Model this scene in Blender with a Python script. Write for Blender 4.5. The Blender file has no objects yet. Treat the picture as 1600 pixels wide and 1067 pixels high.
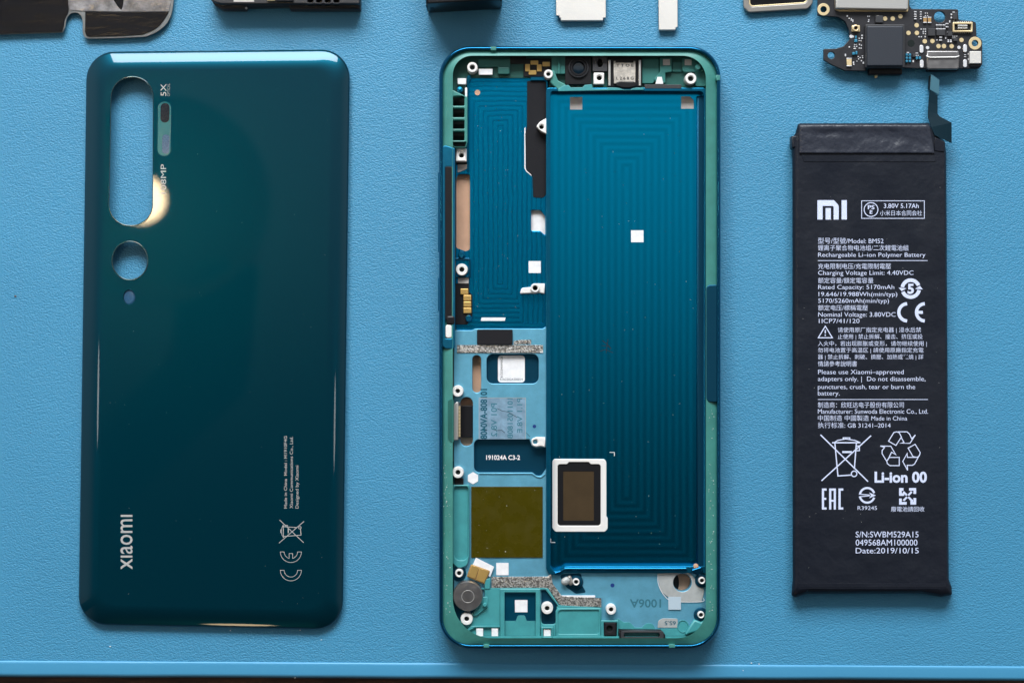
import bpy, bmesh, math, random
from mathutils import Vector, Matrix
random.seed(7)
sc = bpy.context.scene
COL = sc.collection
sc.unit_settings.system = 'METRIC'
sc.unit_settings.scale_length = 0.01           # one unit is one centimetre
S = 0.0168                                      # centimetres per photograph pixel on the mat
H = 2400 * S                                    # camera height

# ------------------------------------------------------------------ camera
cam = bpy.data.cameras.new('camera'); cam.lens = 54.0; cam.sensor_width = 36.0
cam.clip_start = 0.5; cam.clip_end = 2000
co = bpy.data.objects.new('camera', cam); COL.objects.link(co)
co.location = (0, 0, H); sc.camera = co
cam.dof.use_dof = True; cam.dof.focus_distance = H - 0.35; cam.dof.aperture_fstop = 0.085   # f/8.5 with one unit = 1 cm

# ------------------------------------------------------------------ room light
w = bpy.data.worlds.new('World'); sc.world = w; w.use_nodes = True
nt = w.node_tree
bg = nt.nodes['Background']
tc = nt.nodes.new('ShaderNodeTexCoord'); sp = nt.nodes.new('ShaderNodeSeparateXYZ')
rmp = nt.nodes.new('ShaderNodeValToRGB'); mr = nt.nodes.new('ShaderNodeMapRange')
nt.links.new(tc.outputs['Generated'], sp.inputs[0])
mr.inputs['From Min'].default_value = -1; mr.inputs['From Max'].default_value = 1
nt.links.new(sp.outputs['Y'], mr.inputs['Value'])
nt.links.new(mr.outputs[0], rmp.inputs[0])
cr = rmp.color_ramp; cr.interpolation = 'EASE'
cr.elements[0].position = 0.44; cr.elements[0].color = (0.022, 0.023, 0.025, 1)
cr.elements[1].position = 0.60; cr.elements[1].color = (0.32, 0.34, 0.36, 1)
ab = nt.nodes.new('ShaderNodeMath'); ab.operation = 'ABSOLUTE'; nt.links.new(sp.outputs['X'], ab.inputs[0])
wl = nt.nodes.new('ShaderNodeMapRange'); wl.interpolation_type = 'SMOOTHSTEP'
wl.inputs['From Min'].default_value = 0.5; wl.inputs['From Max'].default_value = 0.85; wl.inputs['To Max'].default_value = 0.30
nt.links.new(ab.outputs[0], wl.inputs['Value'])
av = nt.nodes.new('ShaderNodeVectorMath'); av.operation = 'ADD'
nt.links.new(rmp.outputs[0], av.inputs[0]); nt.links.new(wl.outputs[0], av.inputs[1])      # lighter room sides, added for sheen on the glass cover's edges
nt.links.new(av.outputs[0], bg.inputs['Color']); bg.inputs['Strength'].default_value = 1.0

def area(name, loc, target, sx, sy, power, color, shape='RECTANGLE'):
    l = bpy.data.lights.new(name, 'AREA'); l.shape = shape; l.size = sx
    if shape == 'RECTANGLE': l.size_y = sy
    l.energy = power; l.color = color
    o = bpy.data.objects.new(name, l); COL.objects.link(o); o.location = loc
    o.rotation_euler = (Vector(target) - Vector(loc)).to_track_quat('-Z', 'Y').to_euler()
    return o
area('window_light', (-8, 113, 79), (0, 0, 0), 108, 54, 365000, (0.95, 0.98, 1.0))

def disc(name, loc, target, r, radiance, color):
    return area(name, loc, target, 2*r, 0, radiance*math.pi*math.pi*r*r, color, 'DISK')
disc('right_streak_light', (47, -9.5, 100), (0, 0, 0), 5, 7, (1.0, 0.98, 0.95))        # added unseen disc: thin streak along the glass cover's right edge
disc('left_streak_light', (-64, -5, 100), (-10, 0, 0), 5, 8, (1.0, 0.98, 0.95))            # added likewise for a streak along its left edge
disc('warm_glint_light', (-25, -95, 46), (-7, -7, 0), 4.0, 16, (1.0, 0.72, 0.42))       # added warm disc for glints on its lower edge
sc.view_settings.view_transform = 'Standard'; sc.view_settings.look = 'None'
sc.view_settings.exposure = 0.0; sc.view_settings.gamma = 1.0
try:
    sc.cycles.max_bounces = 6; sc.cycles.caustics_reflective = False; sc.cycles.caustics_refractive = False
except Exception: pass

# ------------------------------------------------------------------ materials
def srgb(r, g, b):
    f = lambda c: (c/255/12.92 if c/255 <= 0.04045 else ((c/255+0.055)/1.055)**2.4)
    return (f(r), f(g), f(b), 1)

def N(nt, kind, **kw):
    n = nt.nodes.new(kind)
    for k, v in kw.items():
        if k in n.inputs.keys(): n.inputs[k].default_value = v
        else: setattr(n, k, v)
    return n

def mat(name, col, rough=0.5, metal=0.0, spec=0.5, coat=0.0, coat_rough=0.03, bump=None, var=None, rvar=None):
    m = bpy.data.materials.new(name); m.use_nodes = True
    nt = m.node_tree; b = nt.nodes['Principled BSDF']
    b.inputs['Base Color'].default_value = col
    b.inputs['Roughness'].default_value = rough; b.inputs['Metallic'].default_value = metal
    b.inputs['Specular IOR Level'].default_value = spec
    b.inputs['Coat Weight'].default_value = coat; b.inputs['Coat Roughness'].default_value = coat_rough
    t = N(nt, 'ShaderNodeTexCoord')
    if bump:
        sc_, st, di = bump if len(bump) == 3 else (*bump, 0.02)
        no = N(nt, 'ShaderNodeTexNoise', Scale=sc_, Detail=4.0)
        bu = N(nt, 'ShaderNodeBump', Strength=st, Distance=di)
        nt.links.new(t.outputs['Object'], no.inputs['Vector'])
        nt.links.new(no.outputs['Fac'], bu.inputs['Height']); nt.links.new(bu.outputs[0], b.inputs['Normal'])
    if var:
        sc_, amt = var
        no = N(nt, 'ShaderNodeTexNoise', Scale=sc_, Detail=6.0, Roughness=0.65)
        nt.links.new(t.outputs['Object'], no.inputs['Vector'])
        mp = N(nt, 'ShaderNodeMapRange'); mp.inputs['From Min'].default_value = 0.3; mp.inputs['From Max'].default_value = 0.7
        mp.inputs['To Min'].default_value = 1-amt; mp.inputs['To Max'].default_value = 1+amt
        nt.links.new(no.outputs['Fac'], mp.inputs['Value'])
        mx = N(nt, 'ShaderNodeVectorMath', operation='SCALE'); mx.inputs[0].default_value = col[:3]
        nt.links.new(mp.outputs[0], mx.inputs['Scale']); nt.links.new(mx.outputs[0], b.inputs['Base Color'])
    if rvar:
        sc_, lo, hi = rvar
        no = N(nt, 'ShaderNodeTexNoise', Scale=sc_, Detail=5.0)
        nt.links.new(t.outputs['Object'], no.inputs['Vector'])
        mp = N(nt, 'ShaderNodeMapRange'); mp.inputs['From Min'].default_value = 0.3; mp.inputs['From Max'].default_value = 0.7
        mp.inputs['To Min'].default_value = lo; mp.inputs['To Max'].default_value = hi
        nt.links.new(no.outputs['Fac'], mp.inputs['Value']); nt.links.new(mp.outputs[0], b.inputs['Roughness'])
    return m

def leather():
    m = mat('blue_leatherette', srgb(64, 138, 176), 0.48, 0, 0.45)
    nt = m.node_tree; b = nt.nodes['Principled BSDF']
    t = N(nt, 'ShaderNodeTexCoord')
    wn = N(nt, 'ShaderNodeTexNoise', Scale=10.0, Detail=3.0)
    wa = N(nt, 'ShaderNodeVectorMath', operation='SCALE'); wa.inputs['Scale'].default_value = 0.11
    ad = N(nt, 'ShaderNodeVectorMath', operation='ADD')
    mp = N(nt, 'ShaderNodeMapping'); mp.inputs['Scale'].default_value = (1.0, 1.45, 1.0); mp.inputs['Rotation'].default_value = (0, 0, 0.5)
    v = N(nt, 'ShaderNodeTexVoronoi', feature='SMOOTH_F1', Scale=20.0); v.inputs['Smoothness'].default_value = 0.5
    fine = N(nt, 'ShaderNodeTexNoise', Scale=34.0, Detail=3.0)
    big = N(nt, 'ShaderNodeTexNoise', Scale=0.25, Detail=3.0)
    nt.links.new(t.outputs['Object'], mp.inputs[0]); nt.links.new(mp.outputs[0], wn.inputs['Vector'])
    nt.links.new(wn.outputs['Color'], wa.inputs[0]); nt.links.new(mp.outputs[0], ad.inputs[0]); nt.links.new(wa.outputs[0], ad.inputs[1])
    nt.links.new(ad.outputs[0], v.inputs['Vector']); nt.links.new(t.outputs['Object'], fine.inputs['Vector']); nt.links.new(t.outputs['Object'], big.inputs['Vector'])
    ma = N(nt, 'ShaderNodeMath', operation='MULTIPLY_ADD'); ma.inputs[1].default_value = -1.0
    f2 = N(nt, 'ShaderNodeMath', operation='MULTIPLY'); f2.inputs[1].default_value = 0.35
    nt.links.new(fine.outputs['Fac'], f2.inputs[0]); nt.links.new(v.outputs['Distance'], ma.inputs[0]); nt.links.new(f2.outputs[0], ma.inputs[2])
    bu = N(nt, 'ShaderNodeBump', Strength=0.42, Distance=0.036)
    nt.links.new(ma.outputs[0], bu.inputs['Height']); nt.links.new(bu.outputs[0], b.inputs['Normal'])
    r2 = N(nt, 'ShaderNodeMapRange'); r2.inputs['To Min'].default_value = 0.9; r2.inputs['To Max'].default_value = 1.1
    nt.links.new(big.outputs['Fac'], r2.inputs['Value'])
    mx = N(nt, 'ShaderNodeVectorMath', operation='SCALE'); mx.inputs[0].default_value = srgb(64, 138, 176)[:3]
    nt.links.new(r2.outputs[0], mx.inputs['Scale']); nt.links.new(mx.outputs[0], b.inputs['Base Color'])
    return m

def machined(name, col, rough, ax, ay, freq, strength, metal=0.85, spec=0.5, warp=0.03):
    """Anodised metal with concentric rectangular milling marks (object space)."""
    m = mat(name, col, rough, metal, spec)
    nt = m.node_tree; b = nt.nodes['Principled BSDF']
    t = N(nt, 'ShaderNodeTexCoord'); s = N(nt, 'ShaderNodeSeparateXYZ')
    wn = N(nt, 'ShaderNodeTexNoise', Scale=1.6, Detail=2.0)
    wa = N(nt, 'ShaderNodeVectorMath', operation='SCALE'); wa.inputs['Scale'].default_value = warp
    ad = N(nt, 'ShaderNodeVectorMath', operation='ADD')
    nt.links.new(t.outputs['Object'], wn.inputs['Vector']); nt.links.new(wn.outputs['Color'], wa.inputs[0])
    nt.links.new(t.outputs['Object'], ad.inputs[0]); nt.links.new(wa.outputs[0], ad.inputs[1]); nt.links.new(ad.outputs[0], s.inputs[0])
    def edge(out, half):
        a = N(nt, 'ShaderNodeMath', operation='ABSOLUTE'); nt.links.new(s.outputs[out], a.inputs[0])
        c = N(nt, 'ShaderNodeMath', operation='SUBTRACT'); nt.links.new(a.outputs[0], c.inputs[0]); c.inputs[1].default_value = half
        return c
    mxn = N(nt, 'ShaderNodeMath', operation='SMOOTH_MAX'); mxn.inputs[2].default_value = 0.06
    nt.links.new(edge('X', ax).outputs[0], mxn.inputs[0]); nt.links.new(edge('Y', ay).outputs[0], mxn.inputs[1])
    k = N(nt, 'ShaderNodeMath', operation='MULTIPLY'); k.inputs[1].default_value = freq; nt.links.new(mxn.outputs[0], k.inputs[0])
    sn = N(nt, 'ShaderNodeMath', operation='SINE'); nt.links.new(k.outputs[0], sn.inputs[0])
    nz = N(nt, 'ShaderNodeTexNoise', Scale=2.2, Detail=3.0); nt.links.new(t.outputs['Object'], nz.inputs['Vector'])
    am = N(nt, 'ShaderNodeMath', operation='MULTIPLY'); nt.links.new(sn.outputs[0], am.inputs[0]); nt.links.new(nz.outputs['Fac'], am.inputs[1])
    fz = N(nt, 'ShaderNodeTexNoise', Scale=26.0, Detail=2.0); nt.links.new(t.outputs['Object'], fz.inputs['Vector'])
    fa = N(nt, 'ShaderNodeMath', operation='MULTIPLY_ADD'); fa.inputs[1].default_value = 0.18
    nt.links.new(fz.outputs['Fac'], fa.inputs[0]); nt.links.new(am.outputs[0], fa.inputs[2])
    bu = N(nt, 'ShaderNodeBump', Strength=strength, Distance=0.02)
    nt.links.new(fa.outputs[0], bu.inputs['Height']); nt.links.new(bu.outputs[0], b.inputs['Normal'])
    # the cutter leaves alternating glossier and duller lanes
    lane = N(nt, 'ShaderNodeMapRange'); lane.inputs['From Min'].default_value = -0.5; lane.inputs['From Max'].default_value = 0.5
    lane.inputs['To Min'].default_value = rough - 0.012; lane.inputs['To Max'].default_value = rough + 0.014
    nt.links.new(am.outputs[0], lane.inputs['Value']); nt.links.new(lane.outputs[0], b.inputs['Roughness'])
    sheen_tint = N(nt, 'ShaderNodeMapRange'); sheen_tint.inputs['From Min'].default_value = -0.5; sheen_tint.inputs['From Max'].default_value = 0.5  # sheen of the milled lanes also put into the base colour
    sheen_tint.inputs['To Min'].default_value = 0.925; sheen_tint.inputs['To Max'].default_value = 1.075
    nt.links.new(am.outputs[0], sheen_tint.inputs['Value'])
    tv = N(nt, 'ShaderNodeVectorMath', operation='SCALE'); tv.inputs[0].default_value = col[:3]
    nt.links.new(sheen_tint.outputs[0], tv.inputs['Scale']); nt.links.new(tv.outputs[0], b.inputs['Base Color'])
    return m

def mesh_tape():
    m = mat('silver_mesh_tape', (0.5, 0.48, 0.46, 1), 0.35, 0.8)
    nt = m.node_tree; b = nt.nodes['Principled BSDF']; t = N(nt, 'ShaderNodeTexCoord')
    v = N(nt, 'ShaderNodeTexVoronoi', Scale=31.0); nt.links.new(t.outputs['Object'], v.inputs['Vector'])
    s = N(nt, 'ShaderNodeSeparateColor'); nt.links.new(v.outputs['Color'], s.inputs[0])
    r = N(nt, 'ShaderNodeValToRGB'); nt.links.new(s.outputs[0], r.inputs[0])
    r.color_ramp.elements[0].position = 0.25; r.color_ramp.elements[0].color = (0.20, 0.19, 0.175, 1)
    r.color_ramp.elements[1].position = 0.75; r.color_ramp.elements[1].color = (0.66, 0.64, 0.61, 1)
    nt.links.new(r.outputs[0], b.inputs['Base Color'])
    bu = N(nt, 'ShaderNodeBump', Strength=0.6, Distance=0.02); nt.links.new(v.outputs['Distance'], bu.inputs['Height']); nt.links.new(bu.outputs[0], b.inputs['Normal'])
    return m

def wood():
    m = mat('dark_wood', (0.035, 0.015, 0.008, 1), 0.45)
    nt = m.node_tree; b = nt.nodes['Principled BSDF']; t = N(nt, 'ShaderNodeTexCoord')
    mp = N(nt, 'ShaderNodeMapping'); mp.inputs['Scale'].default_value = (0.6, 9.0, 1)
    no = N(nt, 'ShaderNodeTexNoise', Scale=1.3, Detail=8.0, Roughness=0.7)
    nt.links.new(t.outputs['Object'], mp.inputs[0]); nt.links.new(mp.outputs[0], no.inputs['Vector'])
    r = N(nt, 'ShaderNodeValToRGB'); nt.links.new(no.outputs['Fac'], r.inputs[0])
    r.color_ramp.elements[0].position = 0.35; r.color_ramp.elements[0].color = (0.012, 0.005, 0.003, 1)
    r.color_ramp.elements[1].position = 0.68; r.color_ramp.elements[1].color = (0.10, 0.04, 0.018, 1)
    nt.links.new(r.outputs[0], b.inputs['Base Color'])
    return m

M = {}
M['mat'] = leather()
M['wood'] = wood()
M['rim'] = mat('glossy_blue_anodised_metal', (0.006, 0.10, 0.20, 1), 0.16, 0.9, 0.5, bump=(3, 0.02))
M['blue'] = mat('satin_blue_anodised_metal', (0.006, 0.16, 0.29, 1), 0.32, 0.85, 0.5, bump=(30, 0.08), var=(2.5, 0.1))
M['railblue'] = mat('brushed_blue_rail', (0.006, 0.14, 0.25, 1), 0.42, 0.75, 0.5, bump=(30, 0.08), var=(2.5, 0.15))
M['bay'] = machined('milled_blue_metal', (0.002, 0.50, 0.86, 1), 0.175, 0.15, 4.4, 34.0, 0.022, 1.0)
M['pocket'] = machined('milled_blue_metal_pocket', (0.002, 0.31, 0.58, 1), 0.28, 0.1, 2.1, 50.0, 0.022, 1.0, 0.5, 0.07)
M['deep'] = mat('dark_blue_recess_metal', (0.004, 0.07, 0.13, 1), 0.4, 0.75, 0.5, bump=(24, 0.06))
M['mid'] = mat('sandblasted_blue_metal', (0.13, 0.40, 0.56, 1), 0.5, 0.55, 0.5, bump=(60, 0.22), var=(1.6, 0.16))
M['teal'] = mat('teal_plastic', (0.048, 0.225, 0.20, 1), 0.42, 0, 0.5, bump=(40, 0.10), var=(2.2, 0.14))
M['teal2'] = mat('aqua_plastic', (0.05, 0.275, 0.295, 1), 0.4, 0, 0.5, bump=(40, 0.08), var=(2.2, 0.14))
M['tealdull'] = mat('dull_teal_plastic', (0.03, 0.16, 0.145, 1), 0.45, 0, 0.4, bump=(40, 0.08), var=(2.2, 0.14))
M['green'] = mat('dark_green_plastic', (0.012, 0.10, 0.085, 1), 0.45, 0, 0.5, bump=(30, 0.08), var=(2.5, 0.15))
M['hole'] = mat('hole_darkness', (0.003, 0.008, 0.008, 1), 0.7, 0, 0.3)  # near-black fill that puts the darkness inside holes into colour
M['black'] = mat('black_plastic', (0.006, 0.006, 0.008, 1), 0.42, 0, 0.35, bump=(30, 0.06))
M['blackmatte'] = mat('black_foam_tape', (0.011, 0.011, 0.014, 1), 0.75, 0, 0.2, bump=(45, 0.25))
M['copper'] = mat('bare_copper_foil', (0.60, 0.36, 0.24, 1), 0.55, 0.15, 0.5, var=(1.2, 0.12))
M['white'] = mat('white_label_paper', (0.78, 0.78, 0.80, 1), 0.6, 0, 0.4, var=(4, 0.10), bump=(20, 0.15))
M['greywhite'] = mat('greyish_pad', (0.50, 0.47, 0.45, 1), 0.7, 0, 0.4, var=(6, 0.08))
M['silver'] = mat('bare_machined_aluminium', (0.84, 0.82, 0.80, 1), 0.4, 0.15, 0.5, bump=(40, 0.08))
M['steel'] = mat('brushed_steel', (0.30, 0.29, 0.29, 1), 0.36, 0.9, 0.5, bump=(20, 0.10), rvar=(5, 0.3, 0.45))
M['gold'] = mat('gold_contact', (0.62, 0.40, 0.13, 1), 0.38, 0.6, 0.5, bump=(30, 0.06))
M['goldpale'] = mat('pale_gold_contact', (0.78, 0.62, 0.36, 1), 0.4, 0.45, 0.5, bump=(25, 0.06))
M['tan'] = mat('tan_copper_contact', (0.40, 0.24, 0.09, 1), 0.5, 0.2, 0.5, var=(6, 0.1))
M['olive'] = mat('olive_polyimide_film', (0.050, 0.041, 0.0008, 1), 0.22, 0, 0.35, var=(1.3, 0.08), bump=(1.8, 0.5, 0.03), rvar=(2.5, 0.16, 0.4))
M['sensor'] = mat('brown_sensor_film', (0.055, 0.036, 0.018, 1), 0.3, 0, 0.5, var=(2, 0.15))
M['tape'] = mesh_tape()
M['cover'] = mat('teal_pearl_glass', (0.0002, 0.047, 0.077, 1), 0.34, 0.7, 0.03, coat=1.0, coat_rough=0.02)
M['cover'].node_tree.nodes['Principled BSDF'].inputs['Coat IOR'].default_value = 1.38
M['covertrim'] = mat('teal_window_film', (0.012, 0.13, 0.16, 1), 0.25, 0.2, 0.5, coat=0.6)
M['smoke'] = mat('smoked_window', (0.014, 0.018, 0.024, 1), 0.12, 0, 0.5, var=(30, 0.3))
M['lilac'] = mat('dim_window', (0.022, 0.085, 0.17, 1), 0.15, 0, 0.5, var=(24, 0.35))
M['inkgrey'] = mat('grey_print', (0.46, 0.47, 0.47, 1), 0.45, 0.2, 0.5)
M['inkdim'] = mat('dim_grey_print', (0.22, 0.26, 0.27, 1), 0.45, 0.2, 0.5)
M['inkwhite'] = mat('pale_print', (0.62, 0.68, 0.90, 1), 0.6, 0, 0.3)
M['inkdark'] = mat('dark_teal_print', (0.006, 0.09, 0.14, 1), 0.5, 0, 0.3)
M['inkblack'] = mat('black_print', (0.012, 0.012, 0.014, 1), 0.6, 0, 0.3)
M['ghost'] = mat('faint_stamp', (0.05, 0.20, 0.27, 1), 0.5, 0.3, 0.3)
M['battery'] = mat('charcoal_battery_wrap', (0.008, 0.0105, 0.018, 1), 0.5, 0, 0.28, bump=(1.0, 1.0, 0.07), rvar=(0.9, 0.34, 0.55))
M['batterytape'] = mat('satin_black_tape', (0.020, 0.024, 0.038, 1), 0.38, 0, 0.5, bump=(1.6, 1.0, 0.09))
M['flex'] = mat('dark_flex_film', (0.0025, 0.015, 0.024, 1), 0.6, 0, 0.08)
M['flexpad'] = mat('blue_grey_stiffener', (0.06, 0.17, 0.23, 1), 0.35, 0.2, 0.5)
M['pcb'] = mat('black_circuit_board', (0.018, 0.018, 0.022, 1), 0.42, 0, 0.5, bump=(9, 0.12), var=(3, 0.3))
M['pcbedge'] = mat('board_block_black', (0.020, 0.025, 0.036, 1), 0.5, 0, 0.5, bump=(30, 0.12))
M['can'] = mat('nickel_shield', (0.62, 0.61, 0.59, 1), 0.38, 0.75, 0.5, bump=(40, 0.12))
M['shieldwhite'] = mat('matt_nickel_plate', (0.66, 0.64, 0.61, 1), 0.55, 0.35, 0.5, bump=(30, 0.12), var=(0.6, 0.06))
M['capacitor'] = mat('white_component_end', (0.72, 0.72, 0.75, 1), 0.4, 0.3, 0.5)
M['cyan'] = mat('cyan_component', (0.03, 0.22, 0.36, 1), 0.4, 0.1, 0.5)
M['chip'] = mat('charcoal_chip', (0.032, 0.033, 0.038, 1), 0.5, 0, 0.5, bump=(30, 0.1))
M['graphite'] = mat('black_graphite_film', (0.0045, 0.0042, 0.0055, 1), 0.24, 0, 0.35, var=(3, 0.4))
nt = M['graphite'].node_tree                     # creased diagonally
t_ = N(nt, 'ShaderNodeTexCoord'); mp_ = N(nt, 'ShaderNodeMapping'); mp_.inputs['Rotation'].default_value = (0, 0, 0.75); mp_.inputs['Scale'].default_value = (0.5, 1.8, 1)
n_ = N(nt, 'ShaderNodeTexNoise', Scale=1.7, Detail=3.0); b_ = N(nt, 'ShaderNodeBump', Strength=0.8, Distance=0.035)
nt.links.new(t_.outputs['Object'], mp_.inputs[0]); nt.links.new(mp_.outputs[0], n_.inputs['Vector']); nt.links.new(n_.outputs['Fac'], b_.inputs['Height'])
nt.links.new(b_.outputs[0], nt.nodes['Principled BSDF'].inputs['Normal'])
M['greyfilm'] = mat('grey_glossy_film', (0.24, 0.23, 0.235, 1), 0.28, 0.4, 0.5, bump=(2.2, 1.0, 0.08), var=(2.4, 0.6))
M['filmedge'] = mat('translucent_film_edge', (0.17, 0.18, 0.18, 1), 0.4, 0.1, 0.5, var=(4, 0.3))
M['plasticgrey'] = mat('dark_grey_bracket_plastic', (0.028, 0.027, 0.031, 1), 0.5, 0, 0.5, bump=(30, 0.12))
M['greymetal'] = mat('grey_frame_metal', (0.30, 0.28, 0.26, 1), 0.4, 0.5, 0.5, bump=(30, 0.06))
M['clear'] = mat('frosted_adhesive', (0.40, 0.42, 0.42, 1), 0.45, 0.15, 0.5, var=(4, 0.12))
M['palefilm'] = mat('translucent_pale_film', (0.42, 0.52, 0.60, 1), 0.4)
M['warmplate'] = mat('warm_nickel_plate', (0.50, 0.46, 0.41, 1), 0.42, 0.3, 0.5, bump=(30, 0.2), var=(9, 0.35))
M['lilacpatch'] = mat('lilac_grey_residue', (0.20, 0.33, 0.45, 1), 0.5, 0.25, 0.5, bump=(12, 0.25), var=(3.5, 0.3))
M['dust'] = mat('pale_dust', (0.75, 0.75, 0.72, 1), 0.8)
M['crumb'] = mat('brown_crumb', (0.10, 0.07, 0.05, 1), 0.8)

# ------------------------------------------------------------------ builders
def W(x, y, z=0.0):
    """photograph pixel (x, y) seen at height z millimetres -> centimetres in the scene"""
    zc = z * 0.1; f = (H - zc) / H
    return Vector(((x - 800) * S * f, (533.5 - y) * S * f, zc))

def rp(corners, n=6):
    """polygon with rounded corners: (x, y, r) each; sampled"""
    out = []; k = len(corners)
    for i in range(k):
        x, y, r = corners[i] if len(corners[i]) == 3 else (*corners[i], 0)
        p = Vector((x, y))
        if r <= 0: out.append((x, y)); continue
        a = Vector(corners[i-1][:2]) - p; b = Vector(corners[(i+1) % k][:2]) - p
        ang = a.angle(b); tl = min(r / math.tan(ang/2), 0.49*a.length, 0.49*b.length)
        a.normalize(); b.normalize(); p0 = p + a*tl; p1 = p + b*tl
        re = tl * math.tan(ang/2)
        cdir = (a+b).normalized(); c = p + cdir * (re / math.sin(ang/2))
        a0 = math.atan2(p0.y-c.y, p0.x-c.x); a1 = math.atan2(p1.y-c.y, p1.x-c.x)
        d = (a1-a0+math.pi) % (2*math.pi) - math.pi
        for j in range(n+1):
            t = a0 + d*j/n; out.append((c.x+re*math.cos(t), c.y+re*math.sin(t)))
    return out
def rr(x0, y0, x1, y1, r=0, n=6):
    if r <= 0: return [(x0, y0), (x1, y0), (x1, y1), (x0, y1)]
    return rp([(x0, y0, r), (x1, y0, r), (x1, y1, r), (x0, y1, r)], n)
def circ(cx, cy, r, ry=None, n=28):
    ry = ry or r
    return [(cx+r*math.cos(2*math.pi*i/n), cy+ry*math.sin(2*math.pi*i/n)) for i in range(n)]
def inset(poly, d):
    """move every edge of a convex polygon inwards by d pixels"""
    k = len(poly); c = Vector((sum(p[0] for p in poly)/k, sum(p[1] for p in poly)/k)); L = []
    for i in range(k):
        a = Vector(poly[i]); b = Vector(poly[(i+1) % k]); t = (b-a).normalized(); n = Vector((-t.y, t.x))
        if n.dot(c-a) < 0: n = -n
        L.append((a+n*d, t))
    out = []
    for i in range(k):
        (p, t), (q, u) = L[i-1], L[i]
        den = t.x*u.y - t.y*u.x; s = ((q.x-p.x)*u.y - (q.y-p.y)*u.x)/den
        out.append((p.x+t.x*s, p.y+t.y*s))
    return out
def smooth_path(pts, n=5):
    """Catmull-Rom through open points"""
    out = []; P = [pts[0]] + list(pts) + [pts[-1]]
    for i in range(1, len(P)-2):
        for j in range(n):
            t = j/n; q = []
            for k in range(2):
                a, b, c, d = P[i-1][k], P[i][k], P[i+1][k], P[i+2][k]
                q.append(0.5*((2*b)+(-a+c)*t+(2*a-5*b+4*c-d)*t*t+(-a+3*b-3*c+d)*t**3))
            out.append(tuple(q))
    out.append(tuple(pts[-1])); return out

ORIGIN = {}
def put(name, me, m, parent=None, smooth=None, z0=None):
    """link one mesh object: origin at the middle of its footprint"""
    if m is not None: me.materials.clear(); me.materials.append(m)
    xs = [v.co.x for v in me.vertices]; ys = [v.co.y for v in me.vertices]; zs = [v.co.z for v in me.vertices]
    o0 = Vector(((min(xs)+max(xs))/2, (min(ys)+max(ys))/2, min(zs)))
    me.transform(Matrix.Translation(-o0)); me.name = name
    o = bpy.data.objects.new(name, me); COL.objects.link(o); ORIGIN[o.name] = o0
    if parent is not None:
        o.parent = parent; o.location = o0 - ORIGIN[parent.name]
    else: o.location = o0
    if smooth: me.shade_smooth()
    return o
def thing(name, label, cat, x, y, group=None):
    o = bpy.data.objects.new(name, None); COL.objects.link(o); p = W(x, y, 0); o.location = p; ORIGIN[o.name] = p
    o.empty_display_size = 0.5
    tag(o, label, cat, group); return o
def tag(o, label, cat, group=None):
    o['label'] = label; o['category'] = cat
    if group: o['group'] = group
    return o

def plate_mesh(loops, z0, z1, bev=0.0, res=2):
    """flat plate with holes: outline and holes in pixels at height z1 mm, walls down to z0"""
    c = bpy.data.curves.new('p', 'CURVE'); c.dimensions = '2D'; c.fill_mode = 'BOTH'
    half = (z1 - z0) * 0.05; b = min(bev * 0.1, half * 0.98)
    c.extrude = max(half - b, 0.0); c.bevel_depth = b; c.bevel_resolution = res; c.offset = -b
    for lp in loops:
        s = c.splines.new('POLY'); s.points.add(len(lp)-1)
        for p, q in zip(s.points, lp):
            v = W(q[0], q[1], z1); p.co = (v.x, v.y, 0, 1)
        s.use_cyclic_u = True
    o = bpy.data.objects.new('p', c); me = bpy.data.meshes.new_from_object(o)
    bpy.data.objects.remove(o); bpy.data.curves.remove(c)
    me.transform(Matrix.Translation((0, 0, (z0+z1)*0.05)))
    return me
def plate(name, parent, m, loops, z0, z1, bev=0.0, label=None):
    if loops and isinstance(loops[0][0], (int, float)): loops = [loops]
    o = put(name, plate_mesh(loops, z0, z1, bev), m, parent)
    if label: o['label'] = label
    return o
def loft_mesh(loops, cap=False, closed_profile=False):
    bm = bmesh.new(); rows = [[bm.verts.new(p) for p in lp] for lp in loops]; n = len(rows[0])
    seq = list(zip(rows, rows[1:])) + ([(rows[-1], rows[0])] if closed_profile else [])
    for a, b in seq:
        for i in range(n):
            f = bm.faces.new((a[i], a[(i+1) % n], b[(i+1) % n], b[i])); f.smooth = True
    if cap: bm.faces.new(rows[-1])
    bmesh.ops.recalc_face_normals(bm, faces=bm.faces)
    me = bpy.data.meshes.new('l'); bm.to_mesh(me); bm.free(); return me
def lathe(name, parent, m, x, y, prof, n=24, zr=None, ry=1.0):
    """prof: (radius px, z mm) from outside in; last radius 0 closes it"""
    zt = zr if zr is not None else max(p[1] for p in prof); c = W(x, y, zt)
    f = (H - zt*0.1) / H
    loops = [[Vector((c.x + r*S*f*math.cos(2*math.pi*i/n), c.y + ry*r*S*f*math.sin(2*math.pi*i/n), z*0.1)) for i in range(n)] for r, z in prof]
    bm = bmesh.new(); rows = []
    for (r, z), lp in zip(prof, loops):
        rows.append([bm.verts.new((c.x, c.y, z*0.1))]*n if r == 0 else [bm.verts.new(p) for p in lp])
    for a, b in zip(rows, rows[1:]):
        for i in range(n):
            vs = []
            for v in (a[i], a[(i+1) % n], b[(i+1) % n], b[i]):
                if v not in vs: vs.append(v)
            if len(vs) >= 3: bm.faces.new(vs)
    bmesh.ops.recalc_face_normals(bm, faces=bm.faces)
    me = bpy.data.meshes.new('l'); bm.to_mesh(me); bm.free()
    return put(name, me, m, parent)
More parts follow.
